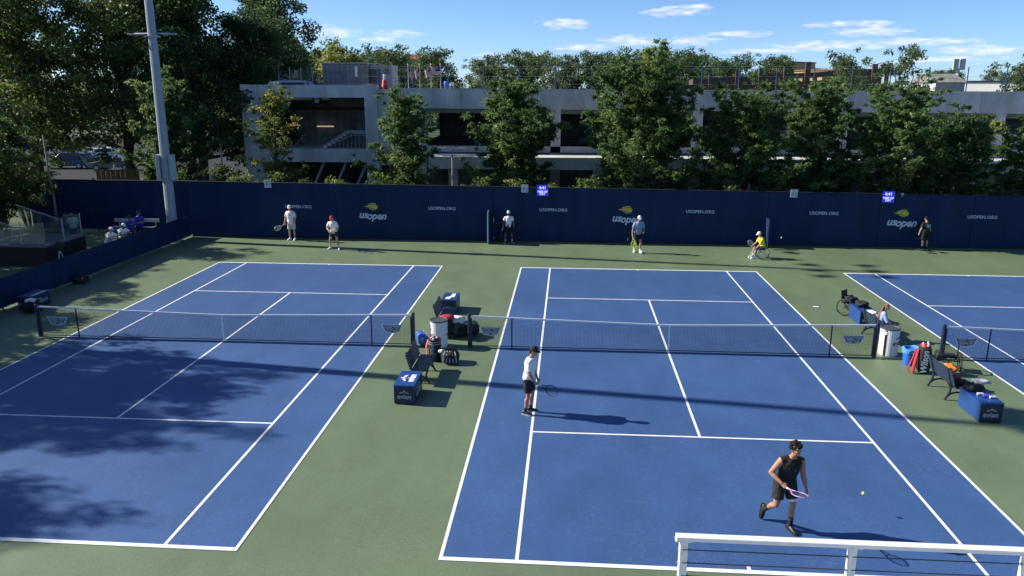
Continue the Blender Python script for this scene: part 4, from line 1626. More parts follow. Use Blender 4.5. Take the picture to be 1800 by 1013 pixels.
bench0 = make_bench()
BG = 'slatted benches between the courts'
for i, (x, y, lab) in enumerate(((-7.62, -2.78, 'dark slatted bench behind the near evian box left of the middle court'),
                                 (-7.72, 2.35, 'dark slatted bench in front of the far Wilson box'.replace('Wilson ', 'dark blue ')),
                                 (7.18, -2.95, 'slatted bench seen from behind beside the right evian box'.replace('evian ', 'near ')),
                                 (7.08, 1.95, 'slatted bench with a long haired person sitting on it'))):
    b = bench0 if i == 0 else copy_tree(bench0)
    b.location = (x, y, 0)
    if i == 0:
        lab = 'dark slatted bench behind the near blue box left of the middle court'
    tag(b, lab, 'bench', BG)


# blue boxes
def mountains(parent, k, x, y, o, m):
    """three small peaks"""
    x, y = Vector(x), Vector(y)
    n = x.cross(y)
    for poly in ([(-1.0, 0), (-0.55, 0.42), (-0.25, 0.16), (-0.12, 0.02), (-0.42, 0.12), (-0.6, 0.08)],
                 [(-0.38, 0.2), (0.0, 0.75), (0.4, 0.2), (0.2, 0.3), (0.05, 0.22), (-0.12, 0.34)],
                 [(0.18, 0.04), (0.5, 0.46), (1.0, 0), (0.62, 0.1), (0.42, 0.16)]):
        q = MB()
        q.prism(poly, 0.0, 0.003, lambda a, b, d: Vector(o) + x * a * k + y * b * k + n * d)
        q.build('peak_logo', m, parent)


def brand_box(loc, label, word, top=True, dim=M_DIMW, side_dir=1):
    b = thing('courtside_box', loc, 0, label, 'box', 'blue boxes beside the courts')
    w, l, h = 0.56, 1.1, 0.5
    q = MB()
    q.box((0, 0, 0.02 + h / 2 - 0.01), (w, l, h - 0.02))
    q.build('body', M_BOXNAVY if word == 'Wilson' else mat('deep blue vinyl', (0.014, 0.055, 0.20), 0.4, 0.06, 4), b, bevel=0.012)
    if word != 'Wilson':  # thin navy skins paint shade onto the front and right faces
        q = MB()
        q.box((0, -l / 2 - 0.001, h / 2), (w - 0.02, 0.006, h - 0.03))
        q.build('front_shade_skin', mat('shaded face navy', (0.006, 0.015, 0.055), 0.4, 0.1, 4), b)
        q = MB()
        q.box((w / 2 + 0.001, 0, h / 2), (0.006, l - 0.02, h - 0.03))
        q.build('side_shade_skin', MATS['shaded face navy'], b)
    q = MB()
    q.box((0, 0, h + 0.018), (w + 0.02, l + 0.02, 0.034))
    q.build('lid', M_BOXBLUE if word != 'Wilson' else mat('navy lid', (0.012, 0.045, 0.16), 0.4, 0.06, 4), b, bevel=0.01)
    zt = h + 0.0375
    if word == 'evian':
        text(b, 'evian', 0.185, dim, (1, 0, 0), (0, 0, 1), (0, -l / 2 - 0.007, 0.21), 0.004)
        mountains(b, 0.14, (1, 0, 0), (0, 0, 1), (0, -l / 2 - 0.007, 0.30), dim)
        for sd in (-1, 1):
            if sd == -1:
                continue
            text(b, 'evian', 0.30, dim, (0, sd, 0), (0, 0, 1), (sd * (w / 2 + 0.007), 0, 0.2), 0.006)
            mountains(b, 0.2, (0, sd, 0), (0, 0, 1), (sd * (w / 2 + 0.007), 0, 0.33), dim)
        if top:
            text(b, 'evian', 0.27, M_WHITE, (0, 1, 0), (-1, 0, 0), (0.11, 0, zt), 0.01)
            mountains(b, 0.25, (0, 1, 0), (-1, 0, 0), (-0.02, 0, zt), M_WHITE)
    else:
        text(b, word, 0.19, dim, (1, 0, 0), (0, 0, 1), (0, -l / 2 - 0.003, 0.2), 0.006, 0.2)
        text(b, word, 0.26, M_DIMW, (0, 1, 0), (0, 0, 1), (w / 2 + 0.003, 0, 0.26), 0.006, 0.2)
        if top:
            q = MB()
            q.prism([(-0.15, -0.38), (0.02, -0.38), (0.05, -0.12), (0.16, -0.1), (0.16, 0.4), (0.02, 0.4), (0.0, -0.02), (-0.15, -0.16)], zt, zt + 0.003, lambda x, y, d: (x, y, d))
            q.build('white_mark', M_WHITE, b)
    return b


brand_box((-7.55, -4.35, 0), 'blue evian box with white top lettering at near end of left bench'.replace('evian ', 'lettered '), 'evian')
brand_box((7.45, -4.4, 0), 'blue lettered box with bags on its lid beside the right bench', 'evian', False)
brand_box((-7.68, 4.32, 0), 'dark blue box with white mark on its lid behind far left bench', 'Wilson')
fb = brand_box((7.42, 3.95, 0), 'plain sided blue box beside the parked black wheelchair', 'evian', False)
wbx = brand_box((-23.75, 3.55, 0), 'dark lettered box standing in shade against the low side fence', 'Wilson', False, M_DIMW)


def drum(loc, angs, label, stripe):
    d = thing('drink_cooler', loc, 0, label, 'cooler', 'white drum coolers by the net posts')
    q = MB()
    q.lathe([(0.27, 0.0), (0.285, 0.02), (0.285, 0.86), (0.29, 0.88), (0.29, 0.9), (0.262, 0.9), (0.255, 0.84), (0.02, 0.84)], n=32)
    q.build('drum', mat('white drum', (0.72, 0.72, 0.72), 0.45, 0.04, 3), d, smooth=False)
    q = MB()
    q.lathe([(0.293, 0.862), (0.298, 0.87), (0.298, 0.9), (0.29, 0.906), (0.262, 0.906), (0.258, 0.902), (0.258, 0.895), (0.291, 0.89)], n=32)
    q.build('rim', mat('dark grey rim', (0.06, 0.065, 0.07), 0.5), d)
    q = MB()
    for k in range(26):
        a = k * 2.4
        r = 0.23 * math.sqrt((k + 0.5) / 26)
        q.ell((r * math.cos(a), r * math.sin(a), 0.845), 0.045, 0.04, 0.03, n=6, m=4, jit=0.3, seed=k)
    tag(q.build('ice', mat('ice cubes', (0.55, 0.6, 0.66), 0.2, 0.3, 12), d), kind='stuff')

    def curved(me_src, ang, z, name, m):
        me = me_src.copy()
        for v in me.vertices:
            a = ang + v.co.x / 0.287
            r = 0.2875 + v.co.z
            v.co = (r * math.cos(a), r * math.sin(a), z + v.co.y)
        link(name, me, d)
    for ang in angs:
        curved(text_mesh('evian', 0.24, 0.004, 0, M_REDTXT, 1.0), ang, 0.44, 'lettering', M_REDTXT)
        q = MB()
        for poly in ([(-1.0, 0), (-0.55, 0.42), (-0.12, 0.02), (-0.42, 0.12)], [(-0.38, 0.2), (0.0, 0.75), (0.4, 0.2), (0.0, 0.26)], [(0.18, 0.04), (0.5, 0.46), (1.0, 0), (0.5, 0.14)]):
            q.prism(poly, 0.0, 0.003, lambda a, b, dd: (a * 0.17, b * 0.17, dd))
        curved(q.mesh('peaks', mat('navy print', (0.02, 0.03, 0.10), 0.5)), ang, 0.56, 'peak_logo', None)
    if stripe:
        q = MB()
        for i in range(4):
            a0 = R(-141 + i * 4)
            a1 = R(-141 + (i + 1) * 4)
            q.add([(0.288 * math.cos(a0), 0.288 * math.sin(a0), 0.02), (0.288 * math.cos(a1), 0.288 * math.sin(a1), 0.02), (0.288 * math.cos(a1), 0.288 * math.sin(a1), 0.85), (0.288 * math.cos(a0), 0.288 * math.sin(a0), 0.85)], [(0, 1, 2, 3)])
        q.build('black_stripe', M_BLACK, d)
        q = MB()
        q.box((0.293 * math.cos(R(-133)), 0.293 * math.sin(R(-133)), 0.76), (0.06, 0.012, 0.09), rz=R(-43))
        q.build('label_tag', M_WHITE, d)


drum((-7.42, 0.02, 0), (R(25), R(195)), 'white drum cooler by the left net post of the middle court', False)
drum((6.94, 0.3, 0), (R(-40), R(125)), 'white drum cooler with black stripe by the right net post', True)

# bins, bags and bits
bn = thing('waste_bin', (7.22, -0.62, 0), 0, 'blue waste bin with pale blue liner beside the red and black bag', 'bin')
q = MB()
q.lathe([(0.17, 0.0), (0.21, 0.5), (0.22, 0.52), (0.2, 0.52), (0.19, 0.47), (0.02, 0.4)], n=20)
q.build('bin', M_BLUEB, bn, smooth=False)
q = MB()
q.lathe([(0.222, 0.40), (0.232, 0.47), (0.236, 0.545), (0.21, 0.55), (0.19, 0.45)], n=24)
me = q.mesh('liner', M_LBLUE)
for v in me.vertices:
    k = 1 + 0.10 * noise.noise(v.co * 11)
    v.co = Vector((v.co.x * k, v.co.y * k, v.co.z + 0.05 * noise.noise(v.co * 8 + Vector((3, 0, 0)))))
link('liner', me, bn)


def towel(name, loc, size, m, label, seed=0, cat='towel'):
    q = MB()
    q.ell((0, 0, size[2] * 0.5), size[0] / 2, size[1] / 2, size[2] / 2, n=22, m=14, e=0.8, jit=0.55, seed=seed)
    return tag(q.build(name, m, loc=loc, smooth=True), label, cat)


# tall racket bag by the right bench
rbg = thing('racket_bag', (7.33, -1.32, 0), R(-8), 'tall black racket bag with white lettering and red straps', 'bag')
q = MB()
q.ell((0, 0, 0.42), 0.17, 0.20, 0.42, n=18, m=12, e=0.45)
q.build('body', M_BLKFAB, rbg, smooth=True)
q = MB()
q.ell((0, 0, 0.83), 0.14, 0.16, 0.07, n=14, m=7, jit=0.25, seed=3)
q.build('top_flap', M_RED, rbg, smooth=True)
for i, (x, y) in enumerate(((0.06, 0.06), (-0.07, -0.04), (0.03, -0.1))):
    q = MB()
    q.tube([(x, y, 0.82), (x * 1.3, y * 1.3, 0.93)], 0.025, 8, rounded=True)
    q.build('racket_grip', M_TOWEL, rbg)
q = MB()
q.tube([(-0.2, -0.06, 0.74), (-0.25, -0.10, 0.45), (-0.31, -0.14, 0.03)], [(0.035, 0.06), (0.045, 0.065), (0.05, 0.07)], 8)
q.tube([(-0.22, 0.08, 0.70), (-0.3, 0.05, 0.4), (-0.42, 0.02, 0.03)], [(0.02, 0.03)] * 3, 8)
q.build('red_strap', M_RED, rbg)
text(rbg, 'Wilson', 0.24, M_WHITE, (0.0, 0, 1), (-1, 0, 0), (-0.02, -0.203, 0.38), 0.006, 0.2)

# tub of gear on the near left bench
tub = thing('gear_bag', (-7.32, -1.36, 0), 0, 'black upright gear bag with red and white contents beside left bench', 'bag')
q = MB()
q.lathe([(0.19, 0.0), (0.2, 0.05), (0.2, 0.66), (0.215, 0.7), (0.19, 0.7), (0.18, 0.6), (0.02, 0.58)], n=18)
q.build('body', M_BLKFAB, tub, smooth=False)
for i in range(7):
    a = i * 0.9
    q = MB()
    q.ell((0.1 * math.cos(a), 0.1 * math.sin(a), 0.68), 0.06, 0.05, 0.07, n=8, m=6, jit=0.3, seed=i)
    q.build('content', (M_RED, M_TOWEL, M_BLKFAB, M_TOWEL, M_RED, M_GREYP, M_BLKFAB)[i], tub, smooth=True)
text(tub, 'Wilson', 0.16, M_DIMW, (0, 0, 1), (-1, 0, 0), (-0.05, -0.198, 0.4), 0.003, 0.2)
q = MB()
q.tube([(-0.2, 0, 0.66), (-0.26, -0.05, 0.45), (-0.22, -0.1, 0.2)], [(0.05, 0.02)] * 3, 6)
q.build('orange_strap', mat('coral strap', (0.55, 0.12, 0.07), 0.6), tub)
for k in (0.55, 0.62):
    q = MB()
    q.lathe([(0.203, k), (0.206, k + 0.01), (0.203, k + 0.02)], n=18)
    q.build('hoop', M_STEEL, tub)

bb = thing('racket_bag', (-8.02, 0.2, 0), R(25), 'blue racket bag with white panels leaning left of the drum cooler', 'bag')
q = MB()
q.ell((0, 0, 0.2), 0.16, 0.42, 0.2, n=18, m=10, e=0.6)
q.build('body', mat('royal blue fabric', (0.025, 0.08, 0.33), 0.6, 0.1, 9, 0.3, 30), bb, smooth=True)
for i, y in enumerate((-0.28, -0.1, 0.12)):
    q = MB()
    q.ell((0.1, y, 0.3), 0.08, 0.06, 0.10, n=10, m=7, jit=0.2, seed=i)
    q.build('white_panel', M_TOWEL, bb, smooth=True)

rbn = thing('waste_bin', (-7.32, 0.92, 0), 0, 'dark bin with bright red top behind the left drum cooler', 'bin')
q = MB()
q.lathe([(0.19, 0), (0.22, 0.68), (0.2, 0.7), (0.02, 0.7)], n=18)
q.build('bin', M_BLKFAB, rbn)
q = MB()
q.ell((0.02, 0, 0.73), 0.25, 0.22, 0.07, n=18, m=8, jit=0.35, seed=5)
q.build('red_liner', M_RED, rbn, smooth=True)

gbg = thing('backpack', (-6.98, 1.15, 0), 0.2, 'dark green backpack topped with a white towel beside left net post', 'bag')
q = MB()
q.ell((0, 0, 0.26), 0.24, 0.2, 0.28, n=18, m=12, e=0.6, jit=0.08)
q.build('body', M_DKGRN, gbg, smooth=True)
q = MB()
q.ell((0.14, -0.12, 0.2), 0.14, 0.12, 0.2, n=12, m=9, e=0.6)
q.build('pocket', M_BLKFAB, gbg, smooth=True)
towel('towel', (-6.99, 1.14, 0.47), (0.46, 0.36, 0.22), M_TOWEL, 'white crumpled towel lying on the dark green backpack', 4)
bk2 = thing('kit_bag', (-6.52, 1.35, 0), 0.5, 'black kit bag just left of the middle net post', 'bag')
q = MB()
q.ell((0, 0, 0.2), 0.28, 0.2, 0.2, n=18, m=10, e=0.65, jit=0.15, seed=2)
q.build('body', M_BLKFAB, bk2, smooth=True)
for i in range(4):
    q = MB()
    q.ell((-0.18 + i * 0.12, -0.1, 0.3), 0.05, 0.05, 0.07, n=8, m=6, jit=0.3, seed=i)
    q.build('item', (M_STEEL, M_BLKFAB, M_TOWEL, M_CONCL)[i], bk2, smooth=True)

df = thing('duffel_bag', (-6.82, -1.55, 0), 0.1, 'black duffel bag with grey webbing on the green ground', 'bag')
q = MB()
q.ell((0, 0, 0.2), 0.28, 0.25, 0.21, n=20, m=12, e=0.7, jit=0.12, seed=9)
q.build('body', M_BLKFAB, df, smooth=True)
for i in range(5):
    x = -0.2 + i * 0.1
    q = MB()
    q.tube([(x, -0.27, 0.08), (x * 0.9, -0.22, 0.32), (x * 0.7, -0.08, 0.41)], [(0.018, 0.008)] * 3, 6)
    q.build('webbing', M_GREYP, df)
q = MB()
q.tube([(-0.18, 0, 0.38), (-0.1, -0.06, 0.5), (0.1, -0.06, 0.5), (0.18, 0, 0.38)], 0.018, 6)
q.build('handle', M_BLKFAB, df)
towel('shoe_cloth', (-7.1, -1.6, 0.33), (0.14, 0.12, 0.12), M_TOWEL, 'small white cloth tucked on corner of the black duffel bag', 8, 'cloth')

# on the near right box
towel('kit_pouch', (7.42, -4.05, 0.535), (0.44, 0.42, 0.2), M_BLKFAB, 'black soft pouch lying on the near right blue box', 12, 'bag')
towel('towel', (7.58, -4.0, 0.68), (0.46, 0.2, 0.13), M_GTOWEL, 'grey towel draped over the black pouch on right box', 14)
towel('cloth', (7.53, -4.5, 0.535), (0.22, 0.2, 0.06), mat('violet blue cloth', (0.06, 0.07, 0.45), 0.8), 'violet blue cloth on the lid of near right box', 17, 'cloth')
for (x, y, r_, lab) in ((7.63, -4.62, 0.2, 'white bottle lying on lid of near right box beside violet cloth'), (7.42, -4.42, 1.2, 'short white bottle lying on lid of near right box beside black pouch')):
    q = MB()
    q.tube([(-0.09, 0, 0), (0.05, 0, 0), (0.07, 0, 0), (0.10, 0, 0)], [0.032, 0.032, 0.015, 0.015], 10)
    tag(q.build('bottle', M_WHITE, loc=(x, y, 0.57), mw=None), lab, 'bottle')

# on the right bench
towel('towel', (7.40, -2.35, 0.445), (0.3, 0.4, 0.2), M_TOWEL, 'white towel on the far end of the right bench', 21)
towel('jacket', (7.45, -2.62, 0.445), (0.34, 0.34, 0.24), M_ORANGE, 'bright orange jacket heaped on the right bench', 23, 'jacket')
towel('pouch', (7.42, -3.42, 0.445), (0.3, 0.4, 0.12), M_BLKFAB, 'black pouch on the near end of the right bench', 25, 'bag')
towel('cap', (7.48, -3.1, 0.445), (0.14, 0.13, 0.12), mat('coral red', (0.65, 0.08, 0.03), 0.6), 'small coral red cap lying on the right bench', 27, 'cap')
# far bench clothes
towel('white_clothes', (7.28, 2.75, 0.445), (0.36, 0.55, 0.28), M_TOWEL, 'white clothes piled on the far right bench beside seated person', 31, 'clothes')
towel('kit_bag', (7.42, 4.05, 0.535), (0.4, 0.5, 0.2), M_BLKFAB, 'black bag on the lid of the plain sided blue box', 33, 'bag')

# left shade: bags by the side fence
towel('kit_bag', (-23.35, 2.85, 0), (0.6, 0.6, 0.42), M_BLKFAB, 'black bag in the shade at the foot of the lettered box', 35, 'bag')
towel('towel', (-23.4, 2.85, 0.36), (0.34, 0.3, 0.14), M_TOWEL, 'white towel on the black bag beside the shaded lettered box', 36)
kb = towel('kit_bag', (-24.3, 7.35, 0), (0.5, 0.75, 0.36), M_BLKFAB, 'black bag with small white mark on ground along the side fence', 37, 'bag')
q = MB()
q.box((0.2, -0.15, 0.22), (0.02, 0.14, 0.06))
q.build('mark', M_WHITE, kb)
q = MB()
q.prism([(-0.11, -0.05), (0.1, -0.07), (0.12, 0.05), (-0.08, 0.07)], 0.0, 0.02, lambda x, y, d: (x, y, d))
tag(q.build('folded_paper', M_WHITE, loc=(6.36, 5.84, 0.0)), 'small white folded paper on green ground between the courts', 'paper')


# tennis balls
def ball(loc, label):
    b = thing('tennis_ball', loc, 0, label, 'tennis ball', 'tennis balls in the air')
    q = MB()
    q.ell((0, 0, 0), 0.0335, 0.0335, 0.0335, n=20, m=12)
    q.build('felt', M_BALL, b, smooth=True)
    q = MB()
    pts = []
    for i in range(40):
        t = 2 * PI * i / 40
        p = Vector((0.75 * math.cos(t) + 0.25 * math.cos(3 * t), 0.75 * math.sin(t) - 0.25 * math.sin(3 * t), 0.866 * math.sin(2 * t)))
        pts.append(p.normalized() * 0.0335)
    for i in range(40):
        q.tube([pts[i], pts[(i + 1) % 40]], 0.0014, 4)
    q.build('seam', M_WHITE, b)
    b.scale = (1.0, 1.0, 1.0)
    return b


ball((2.62, -9.7, 0.45), 'yellow tennis ball in the air right of the running player')
ball((7.75, 16.6, 0.75), 'pale tennis ball in the air right of the wheelchair player')

# ================================================================ PEOPLE
SKIN = mat('light skin', (0.52, 0.29, 0.19), 0.5, 0.06, 8, 0.05, 60)
SKIN2 = mat('tanned skin', (0.38, 0.20, 0.125), 0.5, 0.06, 8, 0.05, 60)
SKIN3 = mat('brown skin', (0.17, 0.085, 0.055), 0.5, 0.06, 8)
HAIRD = mat('dark hair', (0.016, 0.011, 0.008), 0.7, 0.3, 30, 0.8, 80, spec=0.2)
HAIRB = mat('light brown hair', (0.24, 0.11, 0.05), 0.5, 0.3, 20, 0.6, 60, stretch=(6, 6, 1))
HAIRW = mat('pale hair', (0.6, 0.55, 0.46), 0.6, 0.2, 20, 0.5, 60)
EYE = mat('eye', (0.03, 0.02, 0.015), 0.2)
LIP = mat('lip', (0.36, 0.15, 0.12), 0.5)


def cloth(name, col, rough=0.85):
    return mat(name, col, rough, 0.07, 7, 0.5, 14)


C_WHITE = cloth('white cotton', (0.78, 0.78, 0.78))
C_BEIGE = cloth('cream cotton', (0.62, 0.58, 0.48))
C_BLACK = cloth('black jersey', (0.008, 0.008, 0.010))
C_DGREY = cloth('charcoal jersey', (0.015, 0.015, 0.017))
C_BROWN = cloth('dark brown jersey', (0.04, 0.028, 0.024))
C_BLUE = cloth('blue jersey', (0.20, 0.29, 0.46))
C_ROYAL = cloth('royal blue polo', (0.02, 0.035, 0.30))
C_YEL = cloth('yellow jersey', (0.72, 0.66, 0.03))
C_NAVY = cloth('navy cotton', (0.015, 0.02, 0.05))
C_RED = cloth('red cap cotton', (0.6, 0.02, 0.025))


def norm(v):
    return Vector(v).normalized()


def person(loc, yaw, H, pose, wear, label, group=None, voxel=0.012):
    """standing/sitting figure. local axes: x to the person's right, y forward, z up; yaw turns y towards the facing direction"""
    s = H / 1.8
    root = thing('person', loc, yaw, label, 'person', group)
    lean, tw, sl = R(pose.get('lean', 3)), R(pose.get('twist', 0)), R(pose.get('side', 0))
    T = Matrix.Rotation(tw, 3, 'Z') @ Matrix.Rotation(sl, 3, 'Y') @ Matrix.Rotation(-lean, 3, 'X')
    bulk = wear.get('bulk', 1.0)
    fem = wear.get('female', False)
    sh = 0.165 if fem else 0.185
    LT, LS, LA = 0.43 * s, 0.43 * s, 0.085 * s
    legs = {}
    for side, sg in (('r', 1), ('l', -1)):
        th, shn, ft = [norm(v) for v in pose[side + 'leg']]
        hip = Matrix.Rotation(tw * 0.4, 3, 'Z') @ Vector((sg * 0.092, 0, -0.03)) * s
        knee = hip + th * LT
        ank = knee + shn * LS
        fu = (-shn - ft * (-shn).dot(ft)).normalized()
        legs[side] = [hip, knee, ank, ft, fu]
    low = min(min((l[2] - l[4] * LA).z, (l[2] - l[4] * LA + l[3] * 0.17 * s).z) for l in legs.values())
    pel = Vector((0, 0, pose['pelvis'] if 'pelvis' in pose else -low))
    for l in legs.values():
        for i in range(3):
            l[i] = l[i] + pel

    def tp(x, y, z):
        return pel + T @ (Vector((x, y, z)) * s)
    X = T @ Vector((1, 0, 0))
    rings = [(-0.11, .115, .095), (-0.03, .165, .115), (0.05, .165, .118), (0.14, .142, .10), (0.25, .152, .11), (0.36, .17, .12), (0.44, .172, .112), (0.50, .13, .085), (0.545, .07, .065)]
    if fem:
        rings = [(z, a * 0.92, b * 0.92) for z, a, b in rings]
    rings = [(z, a * bulk, b * bulk) for z, a, b in rings]

    def loft(m_, zs, grow, n=20, sx=1.0):
        pts, rad = [], []
        for z in zs:
            for (r0, r1) in zip(rings[:-1], rings[1:]):
                if r0[0] <= z <= r1[0]:
                    k = (z - r0[0]) / (r1[0] - r0[0])
                    a, b = r0[1] + (r1[1] - r0[1]) * k, r0[2] + (r1[2] - r0[2]) * k
                    break
            pts.append(tp(0, 0.012 * math.sin(max(0, z) * 6), z))
            rad.append(((a * sx + grow) * s, (b + grow) * s))
        m_.tube(pts, rad, n, side=X, rounded=False)
    body = MB()
    loft(body, [r[0] for r in rings], 0)
    neck0, neck1 = tp(0, 0.0, 0.52), tp(0, 0.035, 0.64)
    body.tube([neck0, neck1], [0.06 * s, 0.055 * s], 12)
    hy, hp = R(pose.get('head', (0, 0))[0]), R(pose.get('head', (0, 0))[1])
    HM = Matrix.Rotation(hy, 3, 'Z') @ Matrix.Rotation(-hp - lean * pose.get('headfollow', 0.35), 3, 'X')
    hc = tp(0, 0.03, 0.63) + HM @ Vector((0, 0.012, 0.105)) * s

    def hd(x, y, z):
        return hc + HM @ (Vector((x, y, z)) * s)
    body.ell(hc, .076 * s, .094 * s, .108 * s, HM, n=20, m=14)
    body.ell(hd(0, 0.022, -0.055), .056 * s, .068 * s, .062 * s, HM, n=14, m=10)
    body.ell(hd(0, 0.068, -0.092), .026 * s, .022 * s, .022 * s, HM, n=10, m=7)
    body.tube([hd(0, 0.088, 0.02), hd(0, 0.103, -0.022)], [0.010 * s, 0.016 * s], 8, rounded=True)
    body.ell(hd(0, 0.088, -0.026), .017 * s, .014 * s, .010 * s, HM, n=8, m=6)
    body.tube([hd(-0.045, 0.08, 0.026), hd(0, 0.092, 0.028), hd(0.045, 0.08, 0.026)], 0.011 * s, 8, rounded=True)
    for sg in (-1, 1):
        body.ell(hd(sg * 0.077, -0.004, -0.012), .011 * s, .021 * s, .032 * s, HM, n=8, m=6)
        body.ell(hd(sg * 0.042, 0.066, -0.03), .024 * s, .024 * s, .022 * s, HM, n=8, m=6)
    arms = {}
    for side, sg in (('r', 1), ('l', -1)):
        ua, fa = [norm(v) for v in pose[side + 'arm'][:2]]
        curl = pose[side + 'arm'][2] if len(pose[side + 'arm']) > 2 else 0.5
        sho = tp(sg * sh, 0, 0.455)
        elb = sho + ua * 0.30 * s
        wri = elb + fa * 0.255 * s
        k = 0.88 if fem else wear.get('arm', 1.0)
        body.tube([tp(sg * 0.10, 0, 0.47), sho, sho + ua * 0.05 * s, sho + ua * 0.16 * s, elb],
                  [0.055 * s * k, 0.062 * s * k, 0.056 * s * k, 0.05 * s * k, 0.040 * s * k], 12, rounded=True)
        body.tube([elb, elb + fa * 0.07 * s, elb + fa * 0.17 * s, wri], [0.04 * s * k, 0.043 * s * k, 0.034 * s * k, 0.026 * s * k], 12, rounded=True)
        # hand: palm, four unequal bent fingers and a thumb leaving the side of the palm
        inn = Vector((-sg, 0, 0))
        if len(pose[side + 'arm']) > 3:
            inn = norm(pose[side + 'arm'][3])
        pn = (inn - fa * inn.dot(fa)).normalized()
        sd = fa.cross(pn).normalized()
        if sd.dot(Vector((0, 1, 0.3))) < 0:
            sd = -sd
        pc = wri + fa * 0.085 * s
        body.tube([wri - fa * 0.01 * s, wri + fa * 0.035 * s, pc], [(0.026 * s, 0.02 * s), (0.038 * s, 0.017 * s), (0.041 * s, 0.015 * s)], 10, side=sd, rounded=True)
        for i, (o_, ln) in enumerate(((0.029, 0.068), (0.010, 0.078), (-0.010, 0.072), (-0.028, 0.056))):
            b0 = pc + sd * o_ * s
            d1 = (fa * math.cos(curl) + pn * math.sin(curl)).normalized()
            d2 = (fa * math.cos(curl * 2.1) + pn * math.sin(curl * 2.1)).normalized()
            d3 = (fa * math.cos(curl * 3.0) + pn * math.sin(curl * 3.0)).normalized()
            p1 = b0 + d1 * ln * 0.5 * s
            p2 = p1 + d2 * ln * 0.33 * s
            body.tube([b0 - fa * 0.01 * s, p1, p2, p2 + d3 * ln * 0.22 * s], [0.0095 * s, 0.009 * s, 0.0082 * s, 0.007 * s], 7, rounded=True)
        t0 = wri + fa * 0.03 * s + sd * 0.030 * s
        t1 = t0 + (fa * 0.6 + sd * 0.75 + pn * 0.3).normalized() * 0.036 * s
        body.tube([t0, t1, t1 + (fa * 0.75 + sd * 0.15 + pn * (0.3 + 0.6 * curl)).normalized() * 0.034 * s], [0.013 * s, 0.0105 * s, 0.008 * s], 7, rounded=True)
        arms[side] = (sho, elb, wri, ua, fa, pc + pn * 0.022 * s, pn, sd)
    for side, (hip, knee, ank, ft, fu) in legs.items():
        th, shn = (knee - hip).normalized(), (ank - knee).normalized()
        bk = (-ft - shn * (-ft).dot(shn)).normalized()
        body.tube([hip, hip + th * LT * 0.3, hip + th * LT * 0.7, knee], [0.095 * s * bulk, 0.09 * s * bulk, 0.068 * s * bulk, 0.053 * s], 14, rounded=True)
        body.tube([knee, knee + shn * LS * 0.12, knee + shn * LS * 0.32 + bk * 0.018 * s, knee + shn * LS * 0.65 + bk * 0.006 * s, ank],
                  [0.051 * s, 0.05 * s, 0.057 * s, 0.042 * s, 0.033 * s], 14, rounded=True)
        body.ell(knee - bk * 0.02 * s, 0.036 * s, 0.036 * s, 0.045 * s, n=10, m=7)
        body.tube([ank - fu * 0.03 * s - ft * 0.02 * s, ank - fu * 0.045 * s + ft * 0.12 * s], [0.036 * s, 0.028 * s], 10, rounded=True)
    link('body', remesh(body, voxel, wear['skin'], 2, name='body'), root)
    # face
    for sg in (-1, 1):
        q = MB()
        q.ell(hd(sg * 0.031, 0.082, 0.006), .013 * s, .008 * s, .0075 * s, HM, n=10, m=6)
        q.build('eye', EYE, root, smooth=True)
        q = MB()
        q.tube([hd(sg * 0.015, 0.094, 0.03), hd(sg * 0.034, 0.092, 0.034), hd(sg * 0.052, 0.08, 0.027)], 0.0055 * s, 6)
        q.build('eyebrow', wear.get('hair_m', HAIRD), root)
    q = MB()
    q.tube([hd(-0.022, 0.083, -0.06), hd(0, 0.091, -0.058), hd(0.022, 0.083, -0.06)], [(0.003 * s, 0.005 * s), (0.005 * s, 0.007 * s), (0.003 * s, 0.005 * s)], 7)
    q.build('mouth', LIP, root, smooth=True)
    if wear.get('glasses'):
        q = MB()
        for sg in (-1, 1):
            q.ell(hd(sg * 0.033, 0.094, 0.004), .026 * s, .008 * s, .017 * s, HM, n=12, m=6)
            q.tube([hd(sg * 0.056, 0.09, 0.006), hd(sg * 0.08, 0.0, 0.004)], 0.004 * s, 5)
        q.build('sunglasses', M_BLACK, root, smooth=True)
    # hair
    hs = wear.get('hair', 'short')
    hair = MB()
    hm = wear.get('hair_m', HAIRD)
    g = random.Random(int(abs(loc[0]) * 100))
    if hs == 'curly':
        for i in range(230):
            d = Vector((g.gauss(0, 1), g.gauss(0, 1), g.gauss(0.35, 0.8))).normalized()
            if d.z < -0.25 or (d.y > 0.35 and d.z < 0.38):
                continue
            if d.y > -0.1 and d.z < -0.02:
                continue
            r_ = g.uniform(0.9, 1.17)
            hair.ell(hd(d.x * 0.084 * r_, d.y * 0.102 * r_ - 0.004, d.z * 0.118 * r_ + 0.012), g.uniform(.015, .027) * s, g.uniform(.015, .027) * s, g.uniform(.013, .024) * s, HM, n=7, m=5)
        for i in range(7):
            hair.ell(hd(-0.04 + i * 0.013, 0.09, 0.062 + 0.01 * math.sin(i * 2)), .018 * s, .02 * s, .024 * s, HM, n=7, m=5)
    elif hs in ('short', 'long', 'under'):
        hair.ell(hd(0, -0.014, 0.022), .083 * s, .094 * s, .100 * s, HM, n=18, m=12, jit=0.08)
        hair.ell(hd(0, -0.045, -0.03), .07 * s, .06 * s, .07 * s, HM, n=14, m=10, jit=0.1)
        if hs == 'long':
            for i in range(16):
                x = -0.07 + 0.14 * i / 15
                e_ = tp(x * 1.3 + g.uniform(-.02, .02), -0.14 + g.uniform(-.02, .02), 0.22 + g.uniform(-0.05, 0.06))
                hair.tube([hd(x * 0.9, -0.06, 0.06), hd(x, -0.085, -0.06), tp(x * 1.15, -0.12, 0.40), e_], [0.022 * s, 0.024 * s, 0.021 * s, 0.008 * s], 7, rounded=True)
